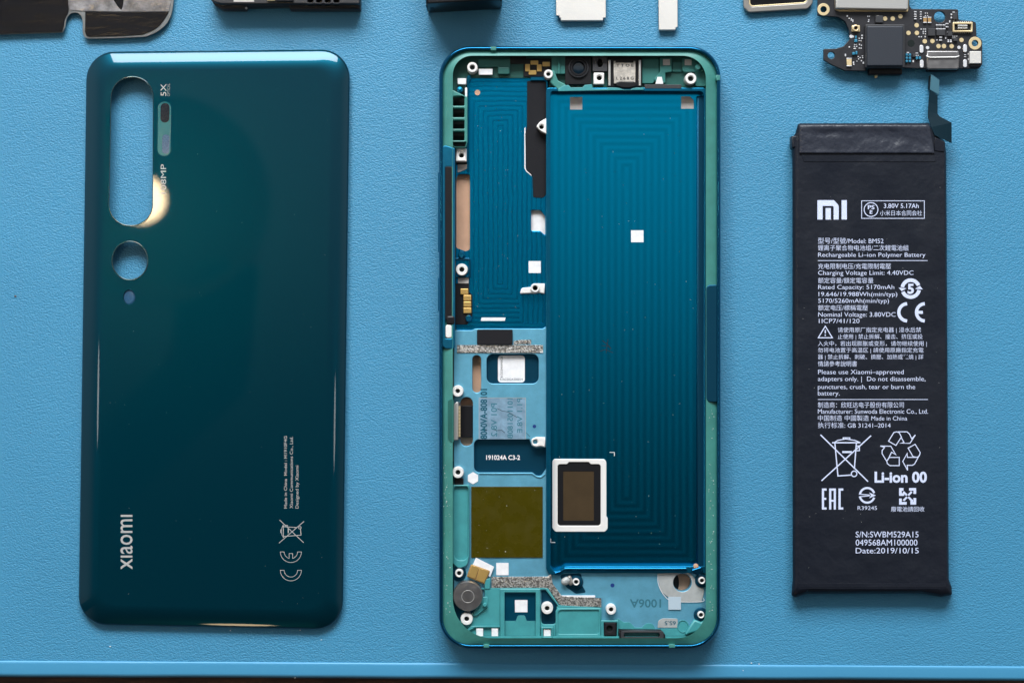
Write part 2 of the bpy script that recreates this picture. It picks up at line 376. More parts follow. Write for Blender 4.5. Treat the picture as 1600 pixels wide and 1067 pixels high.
def boss(parent, x, y, ro, ri, z0, z1, m='silver', hx=0, hy=0):
    o = lathe('screw_boss', parent, M[m], x, y, [(ro*1.04, z0), (ro, z1-0.3), (ro-0.8, z1), (ri+0.9, z1), (ri, z1-0.25), (ri, z1-2.0), (0, z1-2.0)])
    lathe('screw_hole', o, M['hole'], x+hx, y+hy, [(ri*0.93, z1-1.3), (ri*0.9, z1-0.75), (0, z1-0.8)], n=16, zr=z1)
    return o

TEXTCACHE = {}
def text_mesh(s, bold=0.0, spacing=1.0):
    c = bpy.data.curves.new('t', 'FONT'); c.body = s; c.size = 1.0; c.offset = bold; c.space_character = spacing
    c.resolution_u = 3; c.fill_mode = 'FRONT'
    o = bpy.data.objects.new('t', c); me = bpy.data.meshes.new_from_object(o)
    bpy.data.objects.remove(o); bpy.data.curves.remove(c); return me
def text(parent, s, m, x0, x1, ytop, ybase, z, bold=0.012, rot=0, mirror=False, cjk=False, name='printed_text', spacing=1.0):
    """rot 0: x0..x1 across, cap top ytop, baseline ybase.  rot 90: reads upwards, x are cap top/baseline, y0..y1 along"""
    me = text_mesh(s, bold, spacing)
    xs = [v.co.x for v in me.vertices]; mnx, mxx = min(xs), max(xs)
    ys = [v.co.y for v in me.vertices]
    lo, hi = (min(ys), max(ys)) if cjk else (0.0, 0.69)
    for v in me.vertices:
        u = (v.co.x - mnx)/(mxx - mnx); t = (v.co.y - lo)/(hi - lo)
        if mirror: t = 1-t
        if rot == 0: p = (x0 + (x1-x0)*u, ybase + (ytop-ybase)*t)
        elif rot == 90: p = (x1 + (x0-x1)*t, ybase + (ytop-ybase)*u)     # reads bottom to top, letters' tops to the left
        elif rot == -90: p = (x0 + (x1-x0)*t, ytop + (ybase-ytop)*u)
        elif rot == 180: p = (x1 + (x0-x1)*u, ytop + (ybase-ytop)*t)
        v.co = W(p[0], p[1], z)
    return put(name, me, m, parent)

def ribbon_bm(bm, pts, wd, z, closed=False):
    n = len(pts); P = [Vector(p) for p in pts]; L = []; R = []
    for i in range(n):
        a = P[i-1] if (closed or i > 0) else None; b = P[(i+1) % n] if (closed or i < n-1) else None
        t1 = (P[i]-a).normalized() if a is not None else None; t2 = (b-P[i]).normalized() if b is not None else None
        t1 = t1 or t2; t2 = t2 or t1
        n1 = Vector((-t1.y, t1.x)); n2 = Vector((-t2.y, t2.x)); mm = n1+n2
        if mm.length < 1e-4: mm = n1
        mm.normalize(); k = 1/max(0.35, mm.dot(n1)); d = mm*(wd/2*k)
        L.append(P[i]+d); R.append(P[i]-d)
    vl = [bm.verts.new(W(p.x, p.y, z)) for p in L]; vr = [bm.verts.new(W(p.x, p.y, z)) for p in R]
    for i in range(n if closed else n-1):
        j = (i+1) % n; bm.faces.new((vl[i], vl[j], vr[j], vr[i]))
def poly_bm(bm, pts, z):
    bm.faces.new([bm.verts.new(W(x, y, z)) for x, y in pts])
def symbol(name, parent, m, strokes, polys=(), z=0.0):
    """strokes: (points, width, closed)"""
    bm = bmesh.new(); k = 0
    for st in strokes:
        ribbon_bm(bm, st[0], st[1], z + k*0.004, len(st) > 2 and st[2]); k += 1
    for p in polys: poly_bm(bm, p, z + k*0.004); k += 1
    for f in bm.faces:
        f.normal_update()
        if f.normal.z < 0: f.normal_flip()
    me = bpy.data.meshes.new(name); bm.to_mesh(me); bm.free()
    return put(name, me, m, parent)
def arc(cx, cy, r, a0, a1, n=16, ry=None):
    ry = ry or r
    return [(cx+r*math.cos(math.radians(a0+(a1-a0)*i/n)), cy-ry*math.sin(math.radians(a0+(a1-a0)*i/n))) for i in range(n+1)]

# ================================================================== SETTING
def sheet(name, m, x0, y0, x1, y1, z0, z1, kind='structure'):
    o = plate(name, None, m, rr(x0, y0, x1, y1), z0, z1); o['kind'] = kind; return o
sheet('table_top', M['wood'], -2600, -1800, 4200, 2800, -40, -4.2)

# the mat: leatherette sheet with a smooth raised lip along its front edge
work_mat = thing('work_mat', 'light blue grained leatherette mat under all the phone parts', 'mat', 800, 500)
ye = lambda x: 1031.5 + (x-0)*9.0/1600     # inner edge of the lip
yo = lambda x: 1056.5 + (x-0)*6.0/1600     # outer edge
X0, X1, YT = -900, 2500, -1500
me = plate_mesh([[(X0, YT), (X1, YT), (X1, ye(X1)), (X0, ye(X0))]], -4.0, 0.0)
put('mat_surface', me, M['mat'], work_mat)
prof = [(0.0, 0.0), (1.0, 0.22), (2.6, 0.30), (5, 0.28), (19, 0.26), (22.5, 0.16), (24.6, -0.4), (25.4, -4.0)]
bm = bmesh.new(); rows = []
nx = 40
for d, z in prof:
    row = []
    for i in range(nx+1):
        x = X0 + (X1-X0)*i/nx; wob = 0.35*math.sin(x*0.013)+0.25*math.sin(x*0.031+1)
        row.append(bm.verts.new(W(x, ye(x)+d*(yo(x)-ye(x))/25.0+wob*min(1, d/3), z)))
    rows.append(row)
for a, b in zip(rows, rows[1:]):
    for i in range(nx):
        f = bm.faces.new((a[i], a[i+1], b[i+1], b[i])); f.smooth = True
bmesh.ops.recalc_face_normals(bm, faces=bm.faces)
me = bpy.data.meshes.new('lip'); bm.to_mesh(me); bm.free()
M['lip'] = mat('smooth_blue_edge', srgb(74, 152, 194), 0.42, 0, 0.5, bump=(20, 0.05))
put('mat_edge', me, M['lip'], work_mat)

# desk lamp that stands beyond the frame; the glass cover mirrors its shade and bulb
lamp = thing('desk_lamp', 'black desk lamp with a round shade mirrored in the glass back cover', 'lamp', -700, 900)
def lamp_at(px, py, h):  # where a thing mirrored at pixel (px, py) of the cover hangs at height h
    k = 1 + h/H
    return Vector(((px-800)*S*k, (533.5-py)*S*k, h))
HL = 40.0
c = lamp_at(262, 315, HL); K = 1.28
prof_ = [(0.9, 5.5), (1.6, 5.4), (3.2, 3.6), (4.25, 0.0), (4.15, 0.02), (3.1, 3.4), (1.5, 5.1), (0.0, 5.15)]
bm = bmesh.new(); rows = []
for r, dz in prof_:
    rows.append([bm.verts.new(c + Vector((r*K*math.cos(2*math.pi*i/40), r*K*math.sin(2*math.pi*i/40), dz))) for i in range(40)] if r else [bm.verts.new(c+Vector((0, 0, dz)))]*40)
for a, b in zip(rows, rows[1:]):
    for i in range(40):
        vs = []
        for v in (a[i], a[(i+1) % 40], b[(i+1) % 40], b[i]):
            if v not in vs: vs.append(v)
        bm.faces.new(vs).smooth = True
me = bpy.data.meshes.new('shade'); bm.to_mesh(me); bm.free()
put('lamp_shade', me, M['blackmatte'], lamp)
cb = lamp_at(219, 311, HL)
M['bulb'] = bpy.data.materials.new('warm_bulb'); M['bulb'].use_nodes = True
bb = M['bulb'].node_tree.nodes['Principled BSDF']; bb.inputs['Emission Color'].default_value = (1.0, 0.74, 0.42, 1); bb.inputs['Emission Strength'].default_value = 75
bm = bmesh.new(); bmesh.ops.create_icosphere(bm, subdivisions=3, radius=1.22, matrix=Matrix.Translation(cb+Vector((0, 0, 0.9))))
me = bpy.data.meshes.new('bulb'); bm.to_mesh(me); bm.free(); put('light_bulb', me, M['bulb'], lamp, smooth=True)
def tube(name, parent, m, pts, r, n=12):
    cu = bpy.data.curves.new('t', 'CURVE'); cu.dimensions = '3D'; cu.bevel_depth = r; cu.bevel_resolution = 3; cu.use_fill_caps = True
    s = cu.splines.new('POLY'); s.points.add(len(pts)-1)
    for p, q in zip(s.points, pts): p.co = (*q, 1)
    o = bpy.data.objects.new('t', cu); me = bpy.data.meshes.new_from_object(o); bpy.data.objects.remove(o)
    return put(name, me, m, parent)
base = W(-900, 1500, 0)
tube('dark_band_arm', lamp, M['blackmatte'], [c+Vector((2, -3, 4.0)), c+Vector((1.5, -9, 4)), c+Vector((-5, -15, 3)), (base.x, base.y, 30), (base.x, base.y, -3)], 2.3)  # thickened so its reflection stands in for a person's dark band
bm = bmesh.new(); bmesh.ops.create_cone(bm, cap_ends=True, segments=32, radius1=7, radius2=6.6, depth=1.4, matrix=Matrix.Translation((base.x, base.y, 0.71)))
me = bpy.data.meshes.new('lb'); bm.to_mesh(me); bm.free(); put('lamp_base', me, M['blackmatte'], lamp)

# ================================================================== GLASS BACK COVER
cover = thing('back_cover', 'dark teal glossy glass phone back lying face up with camera cutouts', 'phone back cover', 336, 530)
Q = [(136, 82), (546.5, 78), (535, 983), (123, 974.5)]
AH, HC = 31.0, 3.3
loops = []
NP = 14
def cover_loop(d, z, rad=44):
    q = inset(Q, d); r = max(rad - d*0.55, 12)
    return [W(x, y, z) for x, y in rp([(*p, r) for p in q], 10)]
loops.append(cover_loop(2.0, 0.02)); loops.append(cover_loop(-0.4, 0.1)); loops.append(cover_loop(-0.5, 1.2))
for i in range(NP+1):
    u = i/NP * math.pi/2
    t_ = math.sin(u/2)/math.sin(math.pi/4); d = AH*t_; z = HC - 1.62*(1-t_)**2
    loops.append(cover_loop(d, z))
shell = loft_mesh(loops)
qi = inset(Q, AH); inner = rp([(*p, max(44-AH*0.55, 12)) for p in qi], 10)
cut_cam = rp([(174, 120.5, 32.5), (239.5, 120.5, 32.5), (238.5, 353, 33.5), (169.5, 353, 34.5)], 12)
cut_lens = circ(203, 407.3, 28, 30.2, 40)
cut_small = circ(202, 464, 9.5, 12, 24)
cut_flash = rp([(247, 159, 10.2), (267.6, 159, 10.2), (266.4, 244, 10.2), (246, 244, 10.2)], 8)
flat = plate_mesh([inner, cut_cam, cut_lens, cut_small, cut_flash], HC-0.7, HC)
bm = bmesh.new(); bm.from_mesh(shell)
bm2 = bmesh.new(); bm2.from_mesh(flat)
# keep flat plate's top, bottom and hole walls
me2 = bpy.data.meshes.new('f'); bm2.to_mesh(me2); bm2.free(); bm.from_mesh(me2)
me = bpy.data.meshes.new('cover'); bm.to_mesh(me); bm.free()
glass = put('glass_panel', me, M['cover'], cover)
def edge_ring(name, parent, m, pts, z, wd):
    """rounded polished bead round a cutout"""
    k = len(pts); cx = sum(p[0] for p in pts)/k; cy = sum(p[1] for p in pts)/k
    L = []
    for t in range(6):
        a = math.pi*t/5; L.append([W(x + (cx-x)/max(1e-6, math.hypot(cx-x, cy-y))*(-math.cos(a))*wd, y + (cy-y)/max(1e-6, math.hypot(cx-x, cy-y))*(-math.cos(a))*wd, z+math.sin(a)*wd*0.1) for x, y in pts])
    return put(name, loft_mesh(L), m, parent, smooth=True)
M['polish'] = mat('polished_glass_edge', (0.02, 0.06, 0.07, 1), 0.12, 0.6, 0.6, coat=1.0)
edge_ring('cutout_rim', cover, M['polish'], cut_cam, HC-0.02, 1.1)
edge_ring('cutout_rim', cover, M['polish'], cut_lens, HC-0.02, 0.9)
# the small opening: dim window, its blue glints painted as mottled colour
lathe('sensor_window', cover, M['lilac'], 202, 464, [(9.4, HC-1.2), (9.4, HC-0.5), (8, HC-0.4), (0, HC-0.4)], n=24, ry=1.25)
# flash strip
fs = plate('flash_window', cover, M['covertrim'], [cut_flash, rp([(251, 161.5, 7), (265, 161.5, 7), (264.5, 192, 7), (250.5, 192, 7)], 8), rp([(253.6, 210.5, 5.3), (264.8, 210.5, 5.3), (264.3, 240.5, 5.3), (253, 240.5, 5.3)], 8)], HC-0.5, HC-0.03)
plate('dark_pane', fs, M['smoke'], rp([(250, 160.5, 7), (266, 160.5, 7), (265.5, 193, 7), (249.5, 193, 7)], 8), HC-0.9, HC-0.12)
plate('dark_pane', fs, M['lilac'], rp([(252.6, 209.5, 5.8), (265.8, 209.5, 5.8), (265.3, 241.5, 5.8), (252, 241.5, 5.8)], 8), HC-0.9, HC-0.12)
ZC = HC + 0.02
text(cover, '5X', M['inkgrey'], 251, 259.8, 131.5, 150.5, ZC, rot=90, bold=0.0)
text(cover, 'OPTICAL', M['inkdim'], 261.2, 265.6, 131, 150.8, ZC, rot=90, bold=0.0)
text(cover, '108MP', M['inkgrey'], 251, 259.5, 257, 303, ZC, rot=90, bold=0.0)
# wordmark: x ı a o m ı (dotless)
text(cover, 'x\u0131aom\u0131', M['inkgrey'], 179.1, 206.7, 804, 889, ZC, rot=90, bold=0.004, name='wordmark')
text(cover, 'Made in China  Model : M1910F4G', M['inkgrey'], 443.8, 448.4, 681, 794, ZC, rot=90, bold=0.004)
text(cover, 'Xiaomi Communications Co., Ltd.', M['inkgrey'], 452.8, 457.6, 682, 794, ZC, rot=90, bold=0.004)
text(cover, 'Designed by Xiaomi', M['inkgrey'], 461.6, 466.4, 727, 794, ZC, rot=90, bold=0.004)
def bin_strokes(f, wd):
    """crossed-out wheeled bin in a unit box, f maps (u, v) to pixels"""
    st = [([(0.0, 0.0), (0.94, 1.0)], wd*1.25), ([(1.0, 0.02), (0.02, 0.985)], wd*1.25),
          ([(0.23, 0.17), (0.78, 0.17)], wd*1.3), ([(0.27, 0.17), (0.34, 0.12), (0.5, 0.09), (0.68, 0.12), (0.79, 0.17)], wd),
          ([(0.45, 0.10), (0.45, 0.065), (0.58, 0.065), (0.58, 0.10)], wd),
          ([(0.285, 0.18), (0.345, 0.88), (0.62, 0.86)], wd*1.2), ([(0.71, 0.18), (0.67, 0.73)], wd*1.2),
          ([(0.70, 0.24), (0.77, 0.24), (0.77, 0.34), (0.70, 0.34)], wd), ([(0.43, 0.37), (0.62, 0.37)], wd*2.0)]
    st = [([f(*p) for p in s[0]], s[1]) for s in st]
    cx, cy = f(0.665, 0.835); rx = abs(f(0.72, 0.8)[0]-f(0.665, 0.8)[0]) or abs(f(0.72, 0.8)[1]-f(0.665, 0.8)[1])
    st.append((circ(cx, cy, rx, n=16), wd*1.1, True))
    return st
symbol('bin_symbol', cover, M['inkgrey'], bin_strokes(lambda u, v: (436+39*v, 848-36*u), 0.85), z=ZC)
def ce_outline(cx, cy, R, r, wd, mapf):
    o = arc(0, 0, R, 90, 270, 14); i = arc(0, 0, r, 270, 90, 14)
    cpts = [mapf(*p) for p in o + i]
    return (cpts, wd, True)
# outline letters, turned to read upwards
symbol('ce_mark', cover, M['inkgrey'], [ce_outline(0, 0, 16.5, 10.5, 0.8, lambda x, y: (454.5 + y, 890.5 - x)),
       ([(454.5+p[1], 861.8-p[0]) for p in arc(0, 0, 16.5, 90, 270, 14) + arc(0, 0, 10.5, 270, 195, 6) + [(-2.5, 2.7), (-2.5, -2.7)] + arc(0, 0, 10.5, 165, 90, 6)], 0.8, True)], z=ZC)

# ================================================================== PHONE FRAME
fr = thing('phone_frame', 'stripped phone mid frame with blue milled metal bay and teal plastic edges', 'phone frame', 906, 540)
OX0, OY0, OX1, OY1, OR = 686.0, 72.5, 1126.0, 1012.5, 49
def ring(prof, x0=OX0, y0=OY0, x1=OX1, y1=OY1, r=OR, n=12):
    return [[W(x, y, z) for x, y in rr(x0+d, y0+d, x1-d, y1-d, max(r-d, 2), n)] for d, z in prof]
ZM, ZB, ZP, ZI = 4.0, 2.0, 2.7, 6.6       # mid plate, bay floor, board pocket, plastic insert tops (mm)
put('metal_rim', loft_mesh(ring([(6, 0.3), (2.2, 0.5), (0.4, 1.8), (0, 3.2), (0, 5.6), (0.4, 6.3), (1.4, 6.85), (2.8, 7.05), (4.4, 7.0), (5.7, 6.75), (6.2, 6.0)])), M['rim'], fr)
plate('display_backing', fr, M['deep'], rr(691, 78, 1121, 1007, 44), 0.3, 1.2)
plate('copper_foil', fr, M['copper'], rr(704, 250, 757, 720), 1.2, 1.3)
plate('copper_foil', fr, M['copper'], rr(1050, 893, 1084, 927), 1.2, 1.3)
# teal plastic insert along the inside of the rim
ins_out = rr(691.5, 78, 1120.5, 1007, 44, 10)
ins_in = rp([(707.5, 87.5, 30), (1103, 87.5, 36), (1103, 996.5, 46), (707.5, 996.5, 62)], 10)
put('plastic_insert', loft_mesh([[W(x, y, z) for x, y in lp] for lp, z in ((ins_out, 1.25), (ins_out, 5.75), (ins_in, 6.75), (ins_in, 1.25))]), M['teal'], fr).data.shade_flat()
# blue metal spans that interrupt the insert
plate('side_rail', fr, M['railblue'], [rp([(691, 226, 5), (711, 232, 2), (711, 545, 4), (691, 545, 8)]), rr(695.5, 261, 706.5, 529, 2)], 4.5, ZI+0.12, 0.2)
plate('side_rail', fr, M['deep'], rp([(1102.5, 445, 8), (1120.6, 445, 2), (1120.6, 628, 2), (1102.5, 628, 8)]), 4.5, ZI+0.12, 0.2)
plate('button_gasket', fr, M['black'], rr(695.4, 261, 706.6, 500, 2), 4.6, ZI+0.08, 0.1)
plate('flex_tail', fr, M['silver'], rr(696, 507, 706.3, 528.5, 4), 4.6, ZI+0.1, 0.3, label='bare silver tip at the end of the black gasket')
plate('black_lug', fr, M['black'], rr(697, 493, 711, 508, 4), 5, ZI+0.3, 0.5)
plate('side_button', fr, M['blue'], rr(684.2, 268.5, 689, 394.5, 1.8), 2.2, 4.8, 0.5, label='long volume button on the outer left edge')
plate('side_button', fr, M['blue'], rr(684.2, 433.5, 689, 486.5, 1.8), 2.2, 4.8, 0.5, label='short power button on the outer left edge')
for (x0, y0, x1, y1) in [(766.5, 73.2, 775.5, 79), (755.5, 1006.5, 764.5, 1011.6), (1045, 1006.5, 1055, 1011.6), (1119, 117.5, 1125.2, 126)]:
    plate('antenna_band', fr, M['teal'], rr(x0, y0, x1, y1), 4.0, 7.09, 0.15)
# teal seats the insert keeps beside the rails
for y0, y1 in [(151, 165.5), (169.5, 183.5), (188, 201.5), (205.5, 219.8)]: pass
gr = plate('speaker_grille', fr, M['teal'], [rp([(706, 140, 2), (730.5, 152, 2), (730.5, 222, 3), (728, 231, 3), (706, 231, 6)])] +
           [rr(707.4, a, 725.6, b, 1.8) for a, b in [(151, 165.5), (169.5, 183.5), (188, 201.5), (205.5, 219.8)]], 4.4, ZI-0.15, 0.25)
plate('grille_backing', fr, M['hole'], rr(706, 142, 730, 230), 1.3, 3.3)

# ---- upper plastic tray
tray = plate('upper_tray', fr, M['green'], rp([(707, 87, 28), (1103, 87, 34), (1103, 141), (858, 141), (858, 122), (728, 122), (728, 150), (707, 150)]), 1.3, 3.2)
plate('tray_rib', fr, M['tealdull'], rp([(747, 93, 3), (797, 93), (797, 116, 2), (778, 116), (778, 105, 3), (747, 105)]), 3.2, 3.9, 0.15)
plate('tray_rib', fr, M['green'], rr(778, 105.5, 796, 116.5, 2), 3.2, 4.6, 0.2)
plate('tray_rib', fr, M['tealdull'], rr(862, 88, 883, 116, 1), 3.2, 4.6, 0.15)
plate('tray_rib', fr, M['tealdull'], rr(872, 88, 875, 116, 0.5), 4.6, 5.2, 0.15)
plate('tray_rib', fr, M['tealdull'], rp([(1003, 92, 2), (1030, 92, 3), (1030, 122, 4), (1020, 131), (1003, 131)]), 3.2, 3.9, 0.2)
plate('tray_rib', fr, M['tealdull'], rp([(1031, 90, 3), (1050, 90, 2), (1050, 113, 2), (1040, 114), (1040, 131, 3), (1026, 131), (1021, 124, 3), (1027, 118, 3), (1031, 112)]), 3.2, 4.4, 0.25)
plate('tray_rib', fr, M['tealdull'], rr(1050, 97, 1066, 113, 2), 3.2, 3.7, 0.2)
plate('tray_rib', fr, M['tealdull'], rr(1066, 90, 1100, 113, 4), 3.2, 4.4, 0.25)
plate('tray_rib', fr, M['tealdull'], rr(1086, 102, 1104, 136, 3), 3.2, 4.0, 0.25)
plate('tray_rib', fr, M['teal'], rp([(858, 110, 4), (866, 110, 4), (872, 126, 4), (884, 132, 3), (884, 141), (872, 141, 3), (860, 130, 6)]), 3.2, 5.0, 0.3)
lathe('tray_post', fr, M['tealdull'], 1091, 105, [(5.2, 3.2), (4.8, 5.6), (3.6, 5.9), (0, 5.9)])
plate('white_pad', fr, M['white'], rr(748, 108, 769.5, 117.3), 3.9, 4.6, 0.1)
plate('white_pad', fr, M['white'], rr(715, 122.7, 728.4, 132), 3.2, 4.6, 0.1)
plate('white_pad', fr, M['white'], rr(726.5, 137, 730, 152, 1.5), 3.2, 5.0, 0.1)
lathe('blue_post', fr, M['blue'], 718.5, 140.5, [(5, 3.2), (4.5, 5.0), (0, 5.2)])
plate('grey_pad', fr, M['greywhite'], rr(1036, 93, 1047, 102.3), 4.4, 4.6, 0.05)
plate('grey_pad', fr, M['greywhite'], rr(1070, 93, 1080.6, 102.3), 4.4, 4.6, 0.05)
plate('white_pad', fr, M['white'], rp([(1027.5, 120.6), (1034, 120.6), (1036.8, 131.6), (1024, 131.6)]), 4.4, 4.9, 0.1)
plate('grey_strip', fr, M['chip'], rr(1007, 132.5, 1065, 139.5, 1), 3.2, 4.9, 0.1)
plate('antenna_flex', fr, M['black'], rp([(797, 88), (822, 88), (822, 92), (862, 92), (862, 108), (848, 120), (818, 120), (818, 100), (797, 100)]), 3.2, 3.7, 0.05)  # black pad base; upper left painted black for a dark void
for x0, y0, x1, y1 in [(829, 95, 841, 101.5), (820.6, 100.5, 828, 112), (839, 101.2, 846.3, 112), (826.2, 110.2, 838, 117), (847.6, 97, 859.2, 104)]:
    plate('gold_pad', fr, M['gold'], rr(x0, y0, x1, y1, 0.8), 3.7, 3.95, 0.05)
# camera
cm = plate('front_camera', fr, M['black'], [rr(883, 88, 924, 132.5, 1.5), circ(904, 106, 10)], 3.2, 4.6, 0.15)
lathe('camera_ring', cm, M['chip'], 904, 106, [(16, 4.6), (15.6, 5.1), (14.4, 5.2), (13.6, 5.0), (13.2, 4.62)], n=36)
lathe('camera_barrel', cm, M['black'], 904, 106, [(13.2, 4.6), (12.6, 5.1), (10, 5.1), (9.4, 4.6), (9.3, 4.3)], n=36)
M['lens'] = mat('coated_lens_glass', (0.006, 0.02, 0.035, 1), 0.04, 0.1, 0.8, coat=1.0)
lathe('camera_lens', cm, M['lens'], 904, 106, [(9.4, 4.4), (7, 4.5), (4, 4.55), (0, 4.56)], n=32).data.shade_smooth()
fl = plate('sensor_block', fr, M['chip'], [rr(926, 88, 949, 112, 0.8), circ(937.5, 99, 4.4, 6.8)], 3.2, 5.0, 0.1)
plate('sensor_hole', fl, M['hole'], circ(937.5, 99, 5.2, 7.6), 3.2, 3.6)
sb = plate('screw_boss', fr, M['silver'], [rr(927.5, 114, 944, 132.3, 1.5), circ(936.5, 122, 4)], 3.2, 5.2, 0.25)
plate('screw_hole', sb, M['hole'], circ(936.5, 122, 4.4), 3.25, 3.9)
# earpiece
ep = plate('earpiece', fr, M['black'], rr(949.5, 88, 1002.5, 136.5, 1), 3.2, 4.4, 0.15)
plate('side_spring', ep, M['can'], rr(950.6, 94, 954.2, 134.5, 0.8), 4.4, 5.2, 0.15)
plate('side_spring', ep, M['can'], rr(998, 94, 1001.6, 134.5, 0.8), 4.4, 5.2, 0.15)
plate('earpiece_plate', ep, M['warmplate'], rp([(959, 95.5), (962, 95.5), (962, 98, 1), (990, 98, 1), (990, 95.5), (993, 95.5), (993, 131), (959, 131)]), 4.4, 5.0, 0.15)
text(ep, 'T T O E', M['inkblack'], 963, 990, 100.5, 104.6, 5.02, bold=0.02)
text(ep, 'L 2 6 8 G', M['inkblack'], 963, 990, 120.5, 124.8, 5.02, bold=0.02)
plate('earpiece_clip', ep, M['black'], rp([(963, 129), (968, 127.5, 1), (990, 127.5, 1), (995, 130), (995, 135.5), (984, 138.2, 2), (974, 138.2, 2), (963, 135)]), 4.4, 5.5, 0.3)
# bosses of the upper part
for a in [(738, 105.5, 8.2, 4, 3.2, 6.2), (857, 116, 7.2, 3.2, 3.2, 5.6), (1079.5, 123, 9, 4.3, 3.2, 6.0)]:
    boss(fr, *a, hx=-0.4, hy=0.3)

# ---- board pocket
pk = rp([(731, 120, 6), (856, 120, 5), (856, 516, 9), (712, 516, 3), (712, 230, 3), (731, 225)])
slot1 = rp([(712, 271, 8), (735, 271, 5), (735, 391, 7), (727, 393.5, 5), (712, 388, 5)])
cutw = rp([(830, 328, 1), (844, 328, 5), (852, 338, 4), (852, 368, 1), (844, 361, 4), (830, 361, 2)])
plate('board_pocket', fr, M['pocket'], [pk, slot1, cutw], 1.4, ZP, 0.12)
plate('foam_pad', fr, M['white'], rr(828, 322, 855, 372), 1.3, 1.6)
plate('pocket_step', fr, M['blue'], rp([(820, 120), (829, 120, 2), (829, 126), (853, 126), (853, 118), (820, 118)]), ZP, ZP+0.8, 0.1)
tape = plate('black_tape', fr, M['blackmatte'], rp([(823.5, 127, 2), (853.5, 127, 3), (854.8, 300, 7), (850, 309.5, 7), (833, 308.5, 2), (832, 275, 3), (822, 266, 4), (820.6, 210, 3), (823.5, 196, 5)]), ZP, ZP+0.25, 0.04)
plate('white_edge', fr, M['white'], rp([(819.3, 201), (821, 199), (821.2, 263, 2), (823.5, 267), (831, 274.5), (830, 275), (821.8, 268, 2), (819.4, 263)]), ZP, ZP+0.2, 0.02)
b1 = plate('screw_boss', fr, M['silver'], [rp([(837.5, 198, 3), (843, 191, 3), (853.2, 185), (854.2, 210), (846, 206, 3)]), circ(846.2, 198.5, 3.6)], ZP, 5.0, 0.25)
plate('screw_hole', b1, M['hole'], circ(846.2, 198.5, 4), ZP, ZP+0.5)
lathe('copper_dot', fr, M['copper'], 746, 145, [(4.4, ZP), (4.2, ZP+0.15), (0, ZP+0.15)])
plate('square_sticker', fr, M['white'], rr(826, 408, 845, 426.6), ZP, ZP+0.1)
plate('white_strip', fr, M['white'], rp([(752.5, 496.2), (790.2, 496.2), (788.8, 501.5), (751, 501.5)]), ZP, ZP+0.3, 0.05)
b2 = plate('screw_boss', fr, M['silver'], [rp([(812.6, 457, 3), (815, 450, 4), (829, 448.5, 2), (834, 443), (851.2, 443), (851.2, 459.3), (842, 457.5), (836, 459), (830, 458.5), (813, 459.2, 2)]), circ(836.2, 450, 3.9)], ZP, 4.6, 0.3)
plate('screw_hole', b2, M['hole'], circ(836.2, 450, 4.3), ZP, ZP+0.5)
lathe('boss_collar', b2, M['silver'], 836.2, 450, [(7.4, 4.55), (7.1, 5.2), (6.3, 5.4), (4.7, 5.4), (4, 5.2), (3.9, 4.0)])
plate('pocket_step', fr, M['pocket'], rp([(812, 461, 6), (846, 460, 6), (850.5, 470, 5), (850.5, 505, 4), (812, 505, 8)]), ZP, ZP+0.12, 0.05)
# left strip of the pocket
b3 = plate('screw_boss', fr, M['silver'], [rr(712.2, 232.3, 729, 252.7, 0.8), circ(721, 243, 3.8)], ZP, 5.2, 0.25)
plate('screw_hole', b3, M['hole'], circ(721, 243, 4.2), ZP, ZP+0.7)
plate('dark_recess', fr, M['hole'], rr(713, 253, 730, 258, 1), ZP, ZP+0.1)
plate('grey_pad', fr, M['greywhite'], rp([(715, 257), (729.8, 257), (729.8, 264, 4), (722, 267.5, 3), (715, 270)]), ZP, ZP+0.5, 0.1)
plate('recess_wall', fr, M['deep'], [rr(708.5, 403, 735, 434, 3), rr(711, 406, 733, 431.5, 3)], ZP, 4.2, 0.2)
boss(fr, 721.5, 421.3, 9.4, 3.8, ZP, 5.2)
for x, y in [(721, 398), (732, 497.5)]: lathe('blue_post', fr, M['blue'], x, y, [(5.6, ZP), (5.0, 4.8), (3.9, 5.1), (0, 5.1)])
plate('grey_pad', fr, M['greywhite'], rr(715.6, 432.3, 732.4, 443), ZP, ZP+0.9, 0.1)
pf = plate('contact_flex', fr, M['black'], rp([(711.3, 443), (733, 443), (733, 456), (738, 461), (738, 494), (730, 507), (711.3, 507)]), ZP, ZP+0.7, 0.1)
for q in [(719.3, 451, 731.8, 460.2), (724, 461, 736.3, 470), (724, 471, 736.3, 479.8), (724, 481, 736.6, 489.6)]:
    plate('gold_contact', pf, M['gold'], rr(*q, 0.8), ZP+0.7, ZP+1.3, 0.15)
plate('pocket_ledge', fr, M['blue'], [rp([(729.5, 120), (732, 118), (736, 118), (736, 124, 5), (732.3, 130), (732.3, 268), (729.5, 268)])], ZP, ZP+0.9, 0.15)

# ---- mid plate
slot2 = rr(738, 555, 751.7, 613.5, 6.7); slot3 = rr(719, 620.5, 738.8, 697, 9.6)
lab = rr(760.3, 553.2, 841.7, 599.3, 10)
c32 = rp([(740.6, 686, 9), (827, 686), (831, 697, 5), (838, 700, 4), (853.2, 699), (853.2, 733, 5), (845, 744, 6), (838, 743, 5), (832, 738.3, 3), (740.6, 738.3, 9)])
mid = rp([(709, 516, 1), (738, 516, 6), (742, 513.5), (848, 513.5), (857, 508), (857, 893), (1103.5, 893), (1103.5, 997, 40), (709, 997, 50)])
holecut = circ(1066, 909.5, 14.2)
plate('mid_plate', fr, M['mid'], [mid, slot2, slot3, lab, c32, holecut], 1.4, ZM, 0.15)
plate('pocket_floor', fr, M['deep'], rr(755, 548, 849, 604, 2), 1.4, ZP)
plate('pocket_floor', fr, M['deep'], rr(739.5, 681, 856, 748, 1), 1.35, ZP-0.1)
